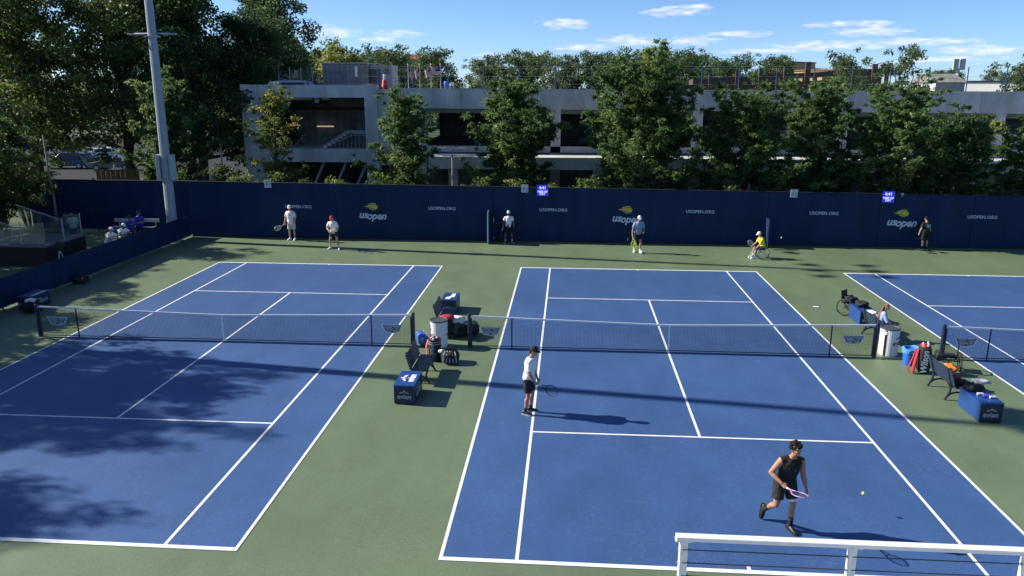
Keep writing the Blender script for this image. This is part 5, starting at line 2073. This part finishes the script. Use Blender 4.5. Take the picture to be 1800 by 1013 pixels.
    if hair.v:
        link('hair', remesh(hair, max(0.006, voxel * 0.75), hm, 1, name='hair'), root)
    if wear.get('cap'):
        q = MB()
        q.ell(hd(0, -0.006, 0.04), .092 * s, .108 * s, .088 * s, HM, n=20, m=12)
        q.ell(hd(0, -0.006, 0.126), .009 * s, .009 * s, .006 * s, HM, n=8, m=5)
        cp = q.build('cap', wear['cap'], root, smooth=True)
        ps = wear.get('cap_back', 1)
        q = MB()
        pl = [(-0.075, 0.055), (-0.07, 0.12), (-0.045, 0.165), (0, 0.18), (0.045, 0.165), (0.07, 0.12), (0.075, 0.055)]
        q.prism(pl, 0.02, 0.032, lambda a, b, d: hd(a, b * ps, d + 0.014 - 0.25 * (b - 0.055) * 0.8 - a * a * 3))
        q.build('brim', wear.get('brim', wear['cap']), cp, smooth=False)
        if wear.get('cap_badge'):
            q = MB()
            q.ell(hd(0, 0.098, 0.055), .022 * s, .008 * s, .017 * s, HM, n=10, m=6)
            q.build('badge', M_TOWEL, cp, smooth=True)
    # shirt
    top = MB()
    ln = wear.get('hem', -0.07)
    zs = [ln, -0.03, 0.05, 0.14, 0.25, 0.36, 0.44, 0.50, 0.535]
    loose = wear.get('loose', 0.022)
    loft(top, [max(-0.11, z) for z in zs], loose, 22)
    sl_f = wear.get('sleeve', 0.55)
    for side, (sho, elb, wri, ua, fa, _, _, _) in arms.items():
        sg = 1 if side == 'r' else -1
        if sl_f <= 0:
            top.tube([tp(sg * 0.08, 0, 0.475), tp(sg * sh * 0.93, 0, 0.462)], [0.075 * s, 0.066 * s], 14, rounded=True)
        elif sl_f <= 1:
            e_ = sho + ua * 0.30 * s * sl_f
            top.tube([tp(sg * 0.10, 0, 0.465), sho, sho + (e_ - sho) * 0.4, e_], [0.066 * s, 0.076 * s, 0.078 * s, 0.078 * s], 14, rounded=False)
        else:
            e_ = elb + fa * 0.255 * s * (sl_f - 1)
            top.tube([tp(sg * 0.10, 0, 0.465), sho, sho + (elb - sho) * 0.4, elb, e_], [0.066 * s, 0.074 * s, 0.066 * s, 0.057 * s, 0.045 * s], 14)
    link('shirt', fold(remesh(top, voxel, wear['shirt'], 3, name='shirt'), 0.008, loc[0]), root)
    # shorts / trousers
    low_ = MB()
    loft(low_, [-0.11, -0.03, 0.05, 0.12], 0.014 if wear.get('long_legs') else 0.02, 20)
    frac = wear.get('short_len', 0.72)
    for side, (hip, knee, ank, ft, fu) in legs.items():
        if wear.get('long_legs'):
            low_.tube([hip, (hip + knee) / 2, knee, (knee + ank) / 2, ank + (ank - knee).normalized() * 0.01], [0.108 * s * bulk, 0.092 * s, 0.072 * s, 0.066 * s, 0.062 * s], 14, rounded=False)
            low_.ell(knee, 0.07 * s, 0.07 * s, 0.07 * s)
        else:
            e_ = hip + (knee - hip) * frac
            low_.tube([hip + Vector((0, 0, 0.03)) * s, hip + (e_ - hip) * 0.5, e_], [0.112 * s * bulk, 0.108 * s * bulk, 0.100 * s * bulk], 16, rounded=False)
    link('trousers' if wear.get('long_legs') else 'shorts', fold(remesh(low_, voxel, wear['bottom'], 3, name='bottom'), 0.008, loc[1]), root)
    if wear.get('under'):
        for side in wear['under']:
            hip, knee, ank, ft, fu = legs[side]
            q = MB()
            a_, b_ = hip + (knee - hip) * (frac - 0.05), hip + (knee - hip) * (frac + 0.12)
            q.tube([a_, b_], [0.088 * s, 0.078 * s], 16)
            q.build('undershort_hem', C_WHITE, root, smooth=True)
    for side, (hip, knee, ank, ft, fu) in legs.items():
        shn = (ank - knee).normalized()
        if not wear.get('long_legs') and wear.get('sock'):
            k0 = 1 - wear.get('sock_len', 0.3)
            q = MB()
            bk = (-ft - shn * (-ft).dot(shn)).normalized()
            q.tube([knee + shn * LS * k0 + bk * 0.008 * s, knee + shn * LS * (k0 + 1) / 2 + bk * 0.003 * s, ank], [0.047 * s, 0.043 * s, 0.042 * s], 12)
            q.build('sock', wear['sock'], root, smooth=True)
        sd = ft.cross(fu)
        FM = Matrix((sd, ft, fu)).transposed()
        base = ank - fu * LA

        def fp(x, y, z):
            return base + FM @ (Vector((x, y, z)) * s)
        q = MB()
        q.tube([fp(0, -0.06, 0.055), fp(0, -0.01, 0.062), fp(0, 0.06, 0.055), fp(0, 0.13, 0.042), fp(0, 0.185, 0.034)],
               [(0.036 * s, 0.05 * s), (0.042 * s, 0.055 * s), (0.047 * s, 0.042 * s), (0.05 * s, 0.03 * s), (0.036 * s, 0.02 * s)], 14, side=sd, rounded=True)
        q.tube([fp(0, -0.015, 0.075), fp(0, -0.012, 0.115)], [0.044 * s, 0.043 * s], 12)
        shoe = q.build('shoe', wear['shoe'], root, smooth=True)
        q = MB()
        q.prism([(-0.033, -0.09), (0.033, -0.09), (0.043, -0.04), (0.042, 0.04), (0.052, 0.11), (0.047, 0.18), (0.02, 0.215), (-0.02, 0.215), (-0.047, 0.18), (-0.052, 0.11), (-0.042, 0.04), (-0.043, -0.04)],
                0.0, 0.026, lambda a, b, d: fp(a, b, d))
        q.build('sole', wear.get('sole', M_WHITE), shoe)
    MW = Matrix.Translation(loc) @ Matrix.Rotation(yaw, 4, 'Z')
    return root, {k: (MW @ a[5], MW.to_3x3() @ a[6], MW.to_3x3() @ a[7], MW.to_3x3() @ a[4]) for k, a in arms.items()}, (lambda v: MW @ v), tp


def racket(grip, direc, nrm, label, frame_m, string_m, grip_m=None, size=1.0):
    d = norm(direc)
    n = norm(Vector(nrm) - d * Vector(nrm).dot(d))
    x = d.cross(n).normalized()
    r = thing('tennis_racket', (0, 0, 0), 0, label, 'racket', 'rackets held by players')
    r.matrix_world = basis(x, d, n, grip)
    q = MB()
    q.tube([(0, -0.10, 0), (0, 0.12, 0)], [(0.017, 0.014), (0.015, 0.013)], 8, rounded=True)
    q.build('grip', grip_m or M_WHITE, r)
    q = MB()
    hc = 0.43
    q.ring([(0.128 * math.cos(a), hc + 0.172 * math.sin(a), 0) for a in [2 * PI * i / 36 for i in range(36)]], 0.0115, 7)
    for sg in (-1, 1):
        q.tube([(sg * 0.006, 0.11, 0), (sg * 0.03, 0.20, 0), (sg * 0.075, 0.29, 0)], 0.010, 7)
    q.build('frame', frame_m, r, smooth=True)
    q = MB()
    for i in range(-6, 7):
        xx = i * 0.0185
        h = 0.168 * math.sqrt(max(0, 1 - (xx / 0.125) ** 2))
        q.tube([(xx, hc - h, 0), (xx, hc + h, 0)], 0.0011, 4)
    for i in range(-8, 9):
        yy = i * 0.0195
        w = 0.125 * math.sqrt(max(0, 1 - (yy / 0.168) ** 2))
        q.tube([(-w, hc + yy, 0.002), (w, hc + yy, 0.002)], 0.0011, 4)
    tag(q.build('strings', string_m, r), kind='stuff')
    return r


def yaw_of(dx, dy):
    return math.atan2(dy, dx) - PI / 2


STR_B = mat('dark strings', (0.05, 0.08, 0.09), 0.5)
STR_W = mat('pale strings', (0.5, 0.5, 0.45), 0.5)
# --- running player, front court
RUN = {'lean': 15, 'twist': -6, 'side': -3, 'head': (14, -4), 'headfollow': 0.3,
       'rarm': ((0.45, -0.28, -0.85), (-0.42, 0.78, -0.52), 0.75, (-0.6, -0.4, -0.6)),
       'larm': ((-0.28, -0.12, -0.95), (-0.10, 0.35, -0.93), 0.55),
       'lleg': ((-0.06, 0.30, -0.95), (0.02, -0.02, -1), (-0.12, 1, -0.06)),
       'rleg': ((0.16, 0.10, -1.0), (0.04, -0.76, -0.64), (0.12, 0.10, -1.0))}
W_RUN = {'skin': SKIN2, 'hair': 'curly', 'shirt': C_BLACK, 'bottom': C_DGREY, 'sock': C_BLACK, 'shoe': M_BLACK, 'sole': M_BLKFAB, 'sleeve': 0,
         'short_len': 0.72, 'under': 'l', 'loose': 0.02, 'bulk': 1.06, 'arm': 1.15, 'sock_len': 0.42, 'hem': -0.1}
pr, hands, toW, tpf = person((0.90, -10.33, 0), yaw_of(0.30, -0.95), 1.89, RUN, W_RUN,
                             'dark haired player in black sleeveless shirt and shorts running with a racket', voxel=0.0075)
q = MB()
q.prism([(-0.03, -0.006), (0.0, -0.004), (0.03, 0.008), (0.0, 0.004)], 0, 0.004, lambda a, b, d: tpf(a - 0.02, 0.168 + d, 0.36 + b))
q.build('chest_mark', M_DIMW, pr)
gp_, pn_, sd_, fa_ = hands['r']
racket(gp_, (0.32, -0.90, 0.16), (0.22, -0.35, 0.9), 'white and violet racket held low by the running player', mat('violet racket', (0.42, 0.24, 0.5), 0.35, 0.5, 4), STR_B)

STAND = {'rleg': ((0.08, 0.0, -1), (0.03, -0.04, -1), (0.2, 1, 0)), 'lleg': ((-0.08, 0.0, -1), (-0.03, -0.04, -1), (-0.2, 1, 0)),
         'rarm': ((0.2, 0.0, -1), (0.05, 0.2, -1), 0.5), 'larm': ((-0.2, 0, -1), (-0.05, 0.2, -1), 0.5), 'lean': 3}


def P_(**k):
    d = dict(STAND)
    d.update(k)
    return d


# --- coach at the net
pr, hands, _, _ = person((-4.22, -5.22, 0), yaw_of(1, -0.22), 1.83,
                         P_(lean=6, head=(0, 12), rarm=((0.1, 0.12, -1), (-0.25, 0.45, -0.85), 0.9), larm=((-0.1, 0.12, -1), (0.3, 0.45, -0.85), 0.9),
                            rleg=((0.06, 0.05, -1), (0.02, -0.16, -1), (0.25, 1, 0)), lleg=((-0.05, 0.16, -1), (-0.0, -0.10, -1), (-0.15, 1, 0))),
                         {'skin': SKIN2, 'hair': 'short', 'shirt': C_WHITE, 'bottom': C_BLACK, 'sock': C_BLACK, 'shoe': M_BLACK, 'sole': M_STEEL,
                          'cap': C_DGREY, 'cap_badge': True, 'sleeve': 0.72, 'short_len': 0.78, 'sock_len': 0.25, 'loose': 0.03},
                         'coach in white polo, black shorts and black cap standing on the sideline', voxel=0.009)
gp_, pn_, sd_, fa_ = hands['r']
racket((gp_ + hands['l'][0]) / 2 + Vector((0.02, 0, 0)), (0.82, -0.52, -0.26), (0.42, 0.85, -0.3), 'dark racket with grey strings held out by coach in black cap', M_BLACK, STR_B, M_WHITE)

# --- far pair on the left court
pr, hands, _, _ = person((-18.58, 17.72, 0), yaw_of(-0.15, -1), 1.95,
                         P_(lean=5, head=(15, 8), rarm=((0.35, -0.05, -1), (0.15, 0.35, -0.9), 0.9), larm=((-0.25, 0.02, -1), (0.3, 0.35, -0.8), 0.7)),
                         {'skin': SKIN, 'hair': 'under', 'shirt': C_WHITE, 'bottom': C_BEIGE, 'sock': C_WHITE, 'shoe': M_WHITE, 'cap': C_WHITE,
                          'sleeve': 0.75, 'short_len': 0.85, 'sock_len': 0.12, 'loose': 0.045, 'hem': -0.11},
                         'man in white shirt, cream shorts and white cap by left wall lettering')
racket(hands['r'][0], (-0.75, -0.45, -0.42), (0.3, -0.9, 0.3), 'pale racket held by the man in cream shorts', M_STEEL, STR_W)
pr, hands, _, _ = person((-15.50, 15.45, 0), yaw_of(-0.1, -1), 1.84,
                         P_(lean=14, head=(0, 4), rarm=((0.38, 0.1, -0.95), (-0.62, 0.62, -0.45), 0.9), larm=((-0.38, 0.1, -0.95), (0.62, 0.62, -0.15), 0.9),
                            rleg=((0.24, 0.25, -1), (0.1, -0.28, -1), (0.3, 1, 0)), lleg=((-0.24, 0.25, -1), (-0.1, -0.28, -1), (-0.3, 1, 0))),
                         {'skin': SKIN, 'hair': 'under', 'shirt': C_WHITE, 'bottom': C_BROWN, 'sock': C_WHITE, 'shoe': M_WHITE, 'cap': C_RED,
                          'sleeve': 0.7, 'short_len': 0.6, 'sock_len': 0.12, 'loose': 0.035, 'hem': -0.09},
                         'player in red cap and white shirt crouching ready behind the left baseline')
racket(hands['r'][0], (0.62, -0.6, 0.36), (0.2, -0.3, 0.9), 'pale racket held across the body by player in red cap', M_WHITE, STR_W)
# --- man by the divider
pr, hands, _, _ = person((-6.52, 18.0, 0), yaw_of(0.05, -1), 1.76,
                         P_(head=(-10, 2), rarm=((0.3, -0.02, -1), (0.25, 0.2, -0.95), 0.9), larm=((-0.3, 0, -1), (-0.1, 0.3, -0.9), 0.6),
                            rleg=((0.2, 0.0, -1), (0.05, -0.02, -1), (0.35, 1, 0)), lleg=((-0.2, 0, -1), (-0.05, -0.02, -1), (-0.35, 1, 0))),
                         {'skin': SKIN3, 'hair': 'under', 'shirt': C_WHITE, 'bottom': C_BLACK, 'sock': C_WHITE, 'shoe': M_BLACK, 'cap': C_WHITE,
                          'sleeve': 0.6, 'short_len': 0.9, 'sock_len': 0.22, 'loose': 0.022},
                         'man in white shirt and long black shorts standing beside the left divider')
racket(hands['r'][0], (-0.25, -0.2, -0.95), (0.9, -0.3, 0), 'dark racket hanging beside man in long black shorts', M_NAVYP, STR_B)
# --- man in blue shirt
pr, hands, _, _ = person((0.32, 15.85, 0), yaw_of(0.22, -1), 1.92,
                         P_(lean=6, head=(0, 12), rarm=((0.3, -0.1, -1), (0.15, 0.3, -0.95), 0.95), larm=((-0.32, -0.05, -1), (0.25, 0.75, -0.35), 0.8),
                            rleg=((0.05, -0.10, -1), (0.02, -0.25, -1), (0.2, 1, -0.1)), lleg=((-0.05, 0.28, -1), (0.0, 0.0, -1), (-0.1, 1, 0.1))),
                         {'skin': SKIN2, 'hair': 'under', 'shirt': C_BLUE, 'bottom': C_BLACK, 'sock': C_WHITE, 'shoe': M_WHITE, 'cap': C_WHITE,
                          'sleeve': 0.62, 'short_len': 0.7, 'sock_len': 0.2, 'loose': 0.03},
                         'man in blue shirt and white cap walking below the middle wall logo')
racket(hands['r'][0], (0.12, -0.4, -0.9), (-0.2, -0.9, 0.4), 'lime green racket pointing down in hand of man in blue shirt', mat('lime frame', (0.42, 0.75, 0.05), 0.4), mat('lime strings', (0.45, 0.7, 0.1), 0.5))
# --- man in black against the wall
pr, _, _, tpf = person((15.5, 17.88, 0), yaw_of(-0.25, 1), 1.74,
                       P_(head=(25, 12), rarm=((0.28, 0.02, -1), (0.1, 0.2, -1), 0.6), larm=((-0.34, 0.05, -1), (-0.22, 0.15, -1), 0.6)),
                       {'skin': SKIN, 'hair': 'short', 'shirt': C_BLACK, 'bottom': C_BLACK, 'sock': C_BLACK, 'shoe': M_BLACK, 'cap': C_BLACK,
                        'sleeve': 0.75, 'short_len': 0.98, 'sock_len': 0.2, 'bulk': 1.12, 'loose': 0.03},
                       'heavy set person in black shirt and shorts in the shade at the right wall logo')
for (w_, h_, z_) in ((0.24, 0.05, 0.40), (0.22, 0.07, 0.32), (0.10, 0.05, 0.255)):
    q = MB()
    q.prism([(-w_ / 2, -h_ / 2), (w_ / 2, -h_ / 2), (w_ / 2, h_ / 2), (-w_ / 2, h_ / 2)], 0, 0.006, lambda a, b, d, z_=z_: tpf(a, -0.175 - d - 0.0, z_ + b))
    q.build('back_print', M_DIMW, pr)


# --- wheelchairs
def wheelchair(loc, yaw, label, camber=0.0, backrest=0.35, wheel_r=0.31, frame_m=M_BLACK, hub=M_BLACK, solid=True, rim_m=M_BLACK):
    w = thing('wheelchair', loc, yaw, label, 'wheelchair')
    for s in (-1, 1):
        nx = Vector((s * math.cos(camber), 0, math.sin(camber)))
        c = Vector((s * 0.31, 0, wheel_r * math.cos(camber) + 0.005))
        q = MB()
        q.circle(c, wheel_r - 0.012, nx, 0.0135, 32, 7)
        wh = q.build('wheel', M_RUBBER, w, smooth=True)
        q = MB()
        q.circle(c, wheel_r - 0.034, nx, 0.0085, 32, 6)
        q.circle(c + nx * 0.04, wheel_r - 0.045, nx, 0.008, 32, 6)
        q.build('rim', rim_m, wh, smooth=True)
        q = MB()
        q.ell(c, 0.03, 0.03, 0.03, n=8, m=6)
        a1, a2 = frame_of(nx)
        for i in range(16):
            t = 2 * PI * i / 16
            q.tube([c + a1 * math.cos(t) * 0.03 + a2 * math.sin(t) * 0.03, c + (a1 * math.cos(t) + a2 * math.sin(t)) * (wheel_r - 0.035)], 0.0022, 4)
        q.build('spokes', hub, wh)
        q = MB()
        fc = Vector((s * 0.16, 0.42, 0.06))
        q.circle(fc, 0.045, (1, 0, 0), 0.014, 14, 6)
        q.tube([fc, fc + Vector((0, -0.03, 0.12))], 0.012, 6)
        q.build('caster', M_RUBBER, w)
    q = MB()
    q.box((0, 0.02, 0.46), (0.40, 0.42, 0.05))
    q.build('seat', M_BLKFAB, w, bevel=0.015)
    q = MB()
    bh = backrest if solid else 0.06
    q.box((0, -0.2, 0.50 + bh / 2), (0.38, 0.04, bh), M=Matrix.Rotation(R(8), 3, 'X'))
    q.build('backrest', M_BLKFAB, w, bevel=0.015)
    q = MB()
    q.tube([(-0.31, 0, wheel_r), (0.31, 0, wheel_r)], 0.018, 8)
    for s in (-1, 1):
        q.tube([(s * 0.19, -0.24, 0.52 + backrest), (s * 0.19, -0.19, 0.44), (s * 0.19, 0.24, 0.44), (s * 0.15, 0.40, 0.30), (s * 0.12, 0.52, 0.09)], 0.015, 7)
        q.tube([(s * 0.19, -0.1, 0.44), (s * 0.17, 0.02, wheel_r), (s * 0.16, 0.39, 0.18)], 0.014, 7)
    q.tube([(-0.12, 0.52, 0.09), (0.12, 0.52, 0.09)], 0.015, 7)
    q.tube([(0, -0.05, wheel_r), (0, -0.38, 0.10)], 0.014, 7)
    q.circle((0, -0.40, 0.045), 0.03, (1, 0, 0), 0.013, 12, 6)
    q.build('frame', frame_m, w)
    q = MB()
    q.box((0, 0.53, 0.075), (0.26, 0.12, 0.015))
    q.build('footrest', M_STEEL, w)
    return w


wyaw = yaw_of(-1, -0.12)
wheelchair((6.35, 14.95, 0), wyaw, 'sports wheelchair with angled silver rimmed wheels under yellow shirted player', R(16), 0.22, 0.33, M_STEEL, M_TOWEL, True, M_STEEL)
SEAT = P_(pelvis=0.57, lean=18, head=(10, 8), headfollow=0.5, rarm=((0.3, 0.45, -0.85), (-0.1, 0.72, -0.6), 0.9), larm=((-0.3, 0.45, -0.85), (0.05, 0.65, -0.7), 0.9),
          rleg=((0.12, 0.98, -0.1), (0, 0.18, -1), (0, 1, -0.15)), lleg=((-0.12, 0.98, -0.1), (0, 0.18, -1), (0, 1, -0.15)))
pr, hands, _, _ = person((6.45, 14.96, 0), wyaw, 1.72, SEAT,
                         {'skin': SKIN, 'hair': 'under', 'hair_m': HAIRD, 'shirt': C_YEL, 'bottom': C_BLACK, 'sock': C_WHITE, 'shoe': M_WHITE, 'cap': C_WHITE,
                          'sleeve': 0.75, 'short_len': 0.9, 'loose': 0.03},
                         'player in yellow shirt and white cap sitting in a sports wheelchair')
racket(hands['l'][0], (-0.62, -0.25, 0.72), (0.2, -0.9, 0.1), 'pale racket held up in front by the wheelchair player', M_STEEL, STR_W)
wheelchair((7.26, 4.92, 0), yaw_of(0.7, -0.7), 'empty black wheelchair beside the plain sided blue box', R(4), 0.4, 0.32)
towel('kit_bag', (7.26, 4.92, 0.48), (0.42, 0.5, 0.24), M_BLKFAB, 'black bag resting on the empty wheelchair seat', 41, 'bag')
wheelchair((8.15, -1.05, 0), yaw_of(0.3, 1.0), 'thin framed empty wheelchair beyond the right bench', R(3), 0.36, 0.30, solid=False)

# --- seated person on the far right bench, seen from behind
person((7.20, 1.80, 0), yaw_of(1, -0.15), 1.66,
       P_(pelvis=0.53, lean=10, head=(-35, 10), rarm=((0.25, 0.35, -0.9), (-0.2, 0.85, -0.3), 0.6), larm=((-0.25, 0.3, -0.9), (0.2, 0.85, -0.3), 0.6),
          rleg=((0.1, 1, 0.02), (0, 0.12, -1), (0, 1, -0.05)), lleg=((-0.1, 1, 0.02), (0, 0.3, -1), (0, 1, -0.05))),
       {'skin': SKIN2, 'hair': 'long', 'hair_m': HAIRB, 'shirt': cloth('pale blue cotton', (0.30, 0.38, 0.62)), 'bottom': C_DGREY, 'long_legs': True, 'shoe': M_WHITE,
        'sleeve': 1.5, 'female': True, 'loose': 0.025},
       'person with long brown hair in pale blue top sitting on far right bench')

# --- spectators behind the low side fence
LEANA = dict(lean=24, head=(0, -2), rarm=((0.2, 0.85, -0.5), (-0.35, 0.9, 0.05), 0.5), larm=((-0.2, 0.85, -0.5), (0.35, 0.9, 0.05), 0.5))
W_W = {'skin': SKIN2, 'hair': 'under', 'shirt': C_WHITE, 'bottom': C_NAVY, 'long_legs': True, 'shoe': M_BLACK, 'cap': C_WHITE, 'sleeve': 0.7, 'loose': 0.03}
person((-25.45, 11.5, 0), yaw_of(1, -0.25), 1.76, P_(**LEANA), W_W, 'person in white shirt and white cap leaning on low fence, nearer of two')
person((-25.5, 12.75, 0), yaw_of(1, -0.5), 1.76, P_(**LEANA), dict(W_W, skin=SKIN3), 'dark skinned person in white shirt and cap leaning on low fence')
W_B = {'skin': SKIN2, 'hair': 'short', 'shirt': C_ROYAL, 'bottom': C_NAVY, 'long_legs': True, 'shoe': M_BLACK, 'cap': C_NAVY, 'sleeve': 0.75, 'loose': 0.03}
FOLD = dict(rarm=((0.3, 0.15, -0.95), (-0.85, 0.5, 0.1), 0.6), larm=((-0.3, 0.15, -0.95), (0.85, 0.5, 0.0), 0.6))
pr, _, _, tpf = person((-26.45, 15.2, 0), yaw_of(1, -0.35), 1.68, P_(**FOLD), dict(W_B, skin=SKIN3), 'person in royal blue shirt with folded arms, left of the two in blue')
q = MB()
q.box((0, 0, 0), (0.16, 0.01, 0.08))
q.build('chest_print', M_DIMW, pr, loc=tuple(tpf(0, 0.15, 0.34)))
person((-26.5, 16.2, 0), yaw_of(1, -0.6), 1.76, P_(head=(30, 0), **FOLD), dict(W_B, cap=C_ROYAL), 'person in royal blue polo and cap standing beside the silver bench')
person((-29.9, 15.7, 0), yaw_of(0.5, -1), 1.74, P_(), {'skin': SKIN3, 'hair': 'short', 'shirt': C_WHITE, 'bottom': C_NAVY, 'long_legs': True, 'shoe': M_BLACK, 'sleeve': 0.7, 'loose': 0.03},
       'person in white shirt and dark trousers behind the glass railing')
bb_ = thing('metal_bench', (-28.2, 18.8, 0), 0, 'silver metal bench against the left navy wall behind spectators', 'bench')
for z, y, h in ((0.42, 0, 0.05), (0.78, 0.2, 0.2)):
    q = MB()
    q.box((0, y, z), (2.7, 0.28 if h < 0.1 else 0.04, h))
    q.build('seat' if h < 0.1 else 'backrest', M_ALU, bb_, bevel=0.01)
for x in (-1.1, 1.1):
    q = MB()
    q.tube([(x, -0.1, 0), (x, -0.1, 0.4)], 0.025, 6)
    q.tube([(x, 0.18, 0), (x, 0.24, 0.85)], 0.025, 6)
    q.build('leg', M_ALU, bb_)

# --- raised stand with glass railings at far left
sd = thing('viewing_stand', (-27.7, 10.2, 0), 0, 'raised viewing stand with black skirt and glass railings at far left', 'stand')
q = MB()
q.box((-4.0, 1.55, 0.96), (8.0, 3.1, 0.08))
q.build('deck', mat('grey deck boards', (0.16, 0.165, 0.17), 0.8, 0.15, 2), sd)
q = MB()
q.box((-4.0, 0.03, 0.46), (7.98, 0.04, 0.92))
q.box((-0.03, 1.56, 0.46), (0.04, 2.98, 0.92))
q.build('skirt', M_BLKFAB, sd)


def rail_panel(p0, p1, z0, z1, sl=0.0):
    """posts at both ends, a clear pane between"""
    p0, p1 = Vector(p0), Vector(p1)
    q_ = MB()
    d = (p1 - p0)
    n = Vector((-d.y, d.x, 0)).normalized() * 0.006
    a, b = p0 + d * 0.04, p1 - d * 0.04
    q_.add([a - n + Vector((0, 0, z0 + .08)), b - n + Vector((0, 0, z0 + .08 + sl)), b - n + Vector((0, 0, z1 + sl)), a - n + Vector((0, 0, z1)),
            a + n + Vector((0, 0, z0 + .08)), b + n + Vector((0, 0, z0 + .08 + sl)), b + n + Vector((0, 0, z1 + sl)), a + n + Vector((0, 0, z1))],
           [(0, 1, 2, 3), (7, 6, 5, 4), (0, 4, 5, 1), (1, 5, 6, 2), (2, 6, 7, 3), (3, 7, 4, 0)])
    q_.build('glass_panel', M_CLEAR, sd)
    q_ = MB()
    q_.tube([p0 + Vector((0, 0, z0)), p0 + Vector((0, 0, z1 + 0.05))], 0.025, 8)
    q_.build('railing_post', M_STEEL, sd)
    if sl:
        q_ = MB()
        q_.tube([p0 + Vector((0, 0, z1 + 0.04)), p1 + Vector((0, 0, z1 + 0.04 + sl))], 0.028, 8)
        q_.build('handrail', M_STEEL, sd)


for i in range(4):
    rail_panel((-0.1 - i * 1.15, 0.15, 0), (-1.25 - i * 1.15, 0.15, 0), 1.0, 2.05)
for i in range(2):
    rail_panel((-0.1, 0.15 + i * 1.4, 0), (-0.1, 1.55 + i * 1.4, 0), 1.0, 2.05)
rail_panel((-0.1, 2.95, 0), (-1.0, 2.95, 0), 1.0, 2.05)
rail_panel((-1.1, 2.95, 0), (-3.4, 2.95, 0), 1.0, 1.7, 0.75)
rail_panel((-2.6, 1.4, 0), (-4.6, 1.4, 0), 1.0, 1.6, 0.75)
# stepped seats on the stand
for i in range(3):
    q = MB()
    q.box((-4.6 - i * 0.9, 1.6, 1.0 + 0.2 * (i + 1)), (0.9, 2.3, 0.4 * (i + 1)))
    q.build('step', MATS['grey deck boards'], sd)
tp_ = thing('covered_tripod', (-25.25, 7.6, 0), 0, 'black covered camera tripod behind the low side fence', 'tripod')
q = MB()
q.ell((0, 0, 1.55), 0.22, 0.25, 0.2, n=14, m=10, jit=0.1)
q.build('cover', M_BLKFAB, tp_, smooth=True)
for k in range(3):
    a = k * 2.09 + 0.4
    q = MB()
    q.tube([(0, 0, 1.4), (0.42 * math.cos(a), 0.42 * math.sin(a), 0)], 0.022, 6)
    q.build('leg', M_STEEL, tp_)

# ---------------------------------------------------------------- white railing of the lower deck in front of the camera
RL = thing('deck_railing', (-2.49, -19.3, 4.2), 0, 'white metal railing with thin cables at lower right in front', 'railing')
q = MB()
q.box((4.0, 0, 1.02), (8.06, 0.062, 0.03))
q.build('top_rail', M_WHITEP, RL, bevel=0.004)
for i in range(8):
    x = 0.0 + i * 1.115
    q = MB()
    q.box((x + 0.005, 0, 0.503), (0.018, 0.06, 1.003))
    q.box((x + 0.034, 0.01, 0.503), (0.04, 0.022, 1.0))
    po = q.build('post', M_WHITEP, RL, bevel=0.003)
    q = MB()
    for j in range(9):
        q.tube([(x - 0.012, 0, 0.925 - j * 0.1), (x - 0.002, 0, 0.925 - j * 0.1)], 0.011, 8)
        q.tube([(x + 0.056, 0.01, 0.925 - j * 0.1), (x + 0.066, 0.01, 0.925 - j * 0.1)], 0.009, 8)
    q.build('cable_fitting', M_STEEL, po)
    q = MB()
    q.box((x + 0.02, 0, 1.001), (0.11, 0.058, 0.006))
    q.build('weld_plate', M_WHITEP, po)
for i in range(9):
    q = MB()
    q.tube([(-0.01, 0.0, 0.925 - i * 0.1), (8.0, 0.0, 0.925 - i * 0.1)], 0.004, 6)
    q.build('cable', M_STEEL if i > 90 else mat('cable steel', (0.06, 0.06, 0.065), 0.4, metal=0.5), RL)
q = MB()
q.box((3.9, -1.9, -0.1), (8.4, 4.0, 0.2))
tag(q.build('deck_floor', M_CONC, loc=(-2.49, -19.3, 4.2)), kind='structure')
q = MB()
for x in (0.4, 3.9, 7.4):
    q.box((x, -1.9, -2.2), (0.3, 0.3, 4.0))
tag(q.build('deck_support', M_CONC, loc=(-2.49, -19.3, 4.2)), kind='structure')
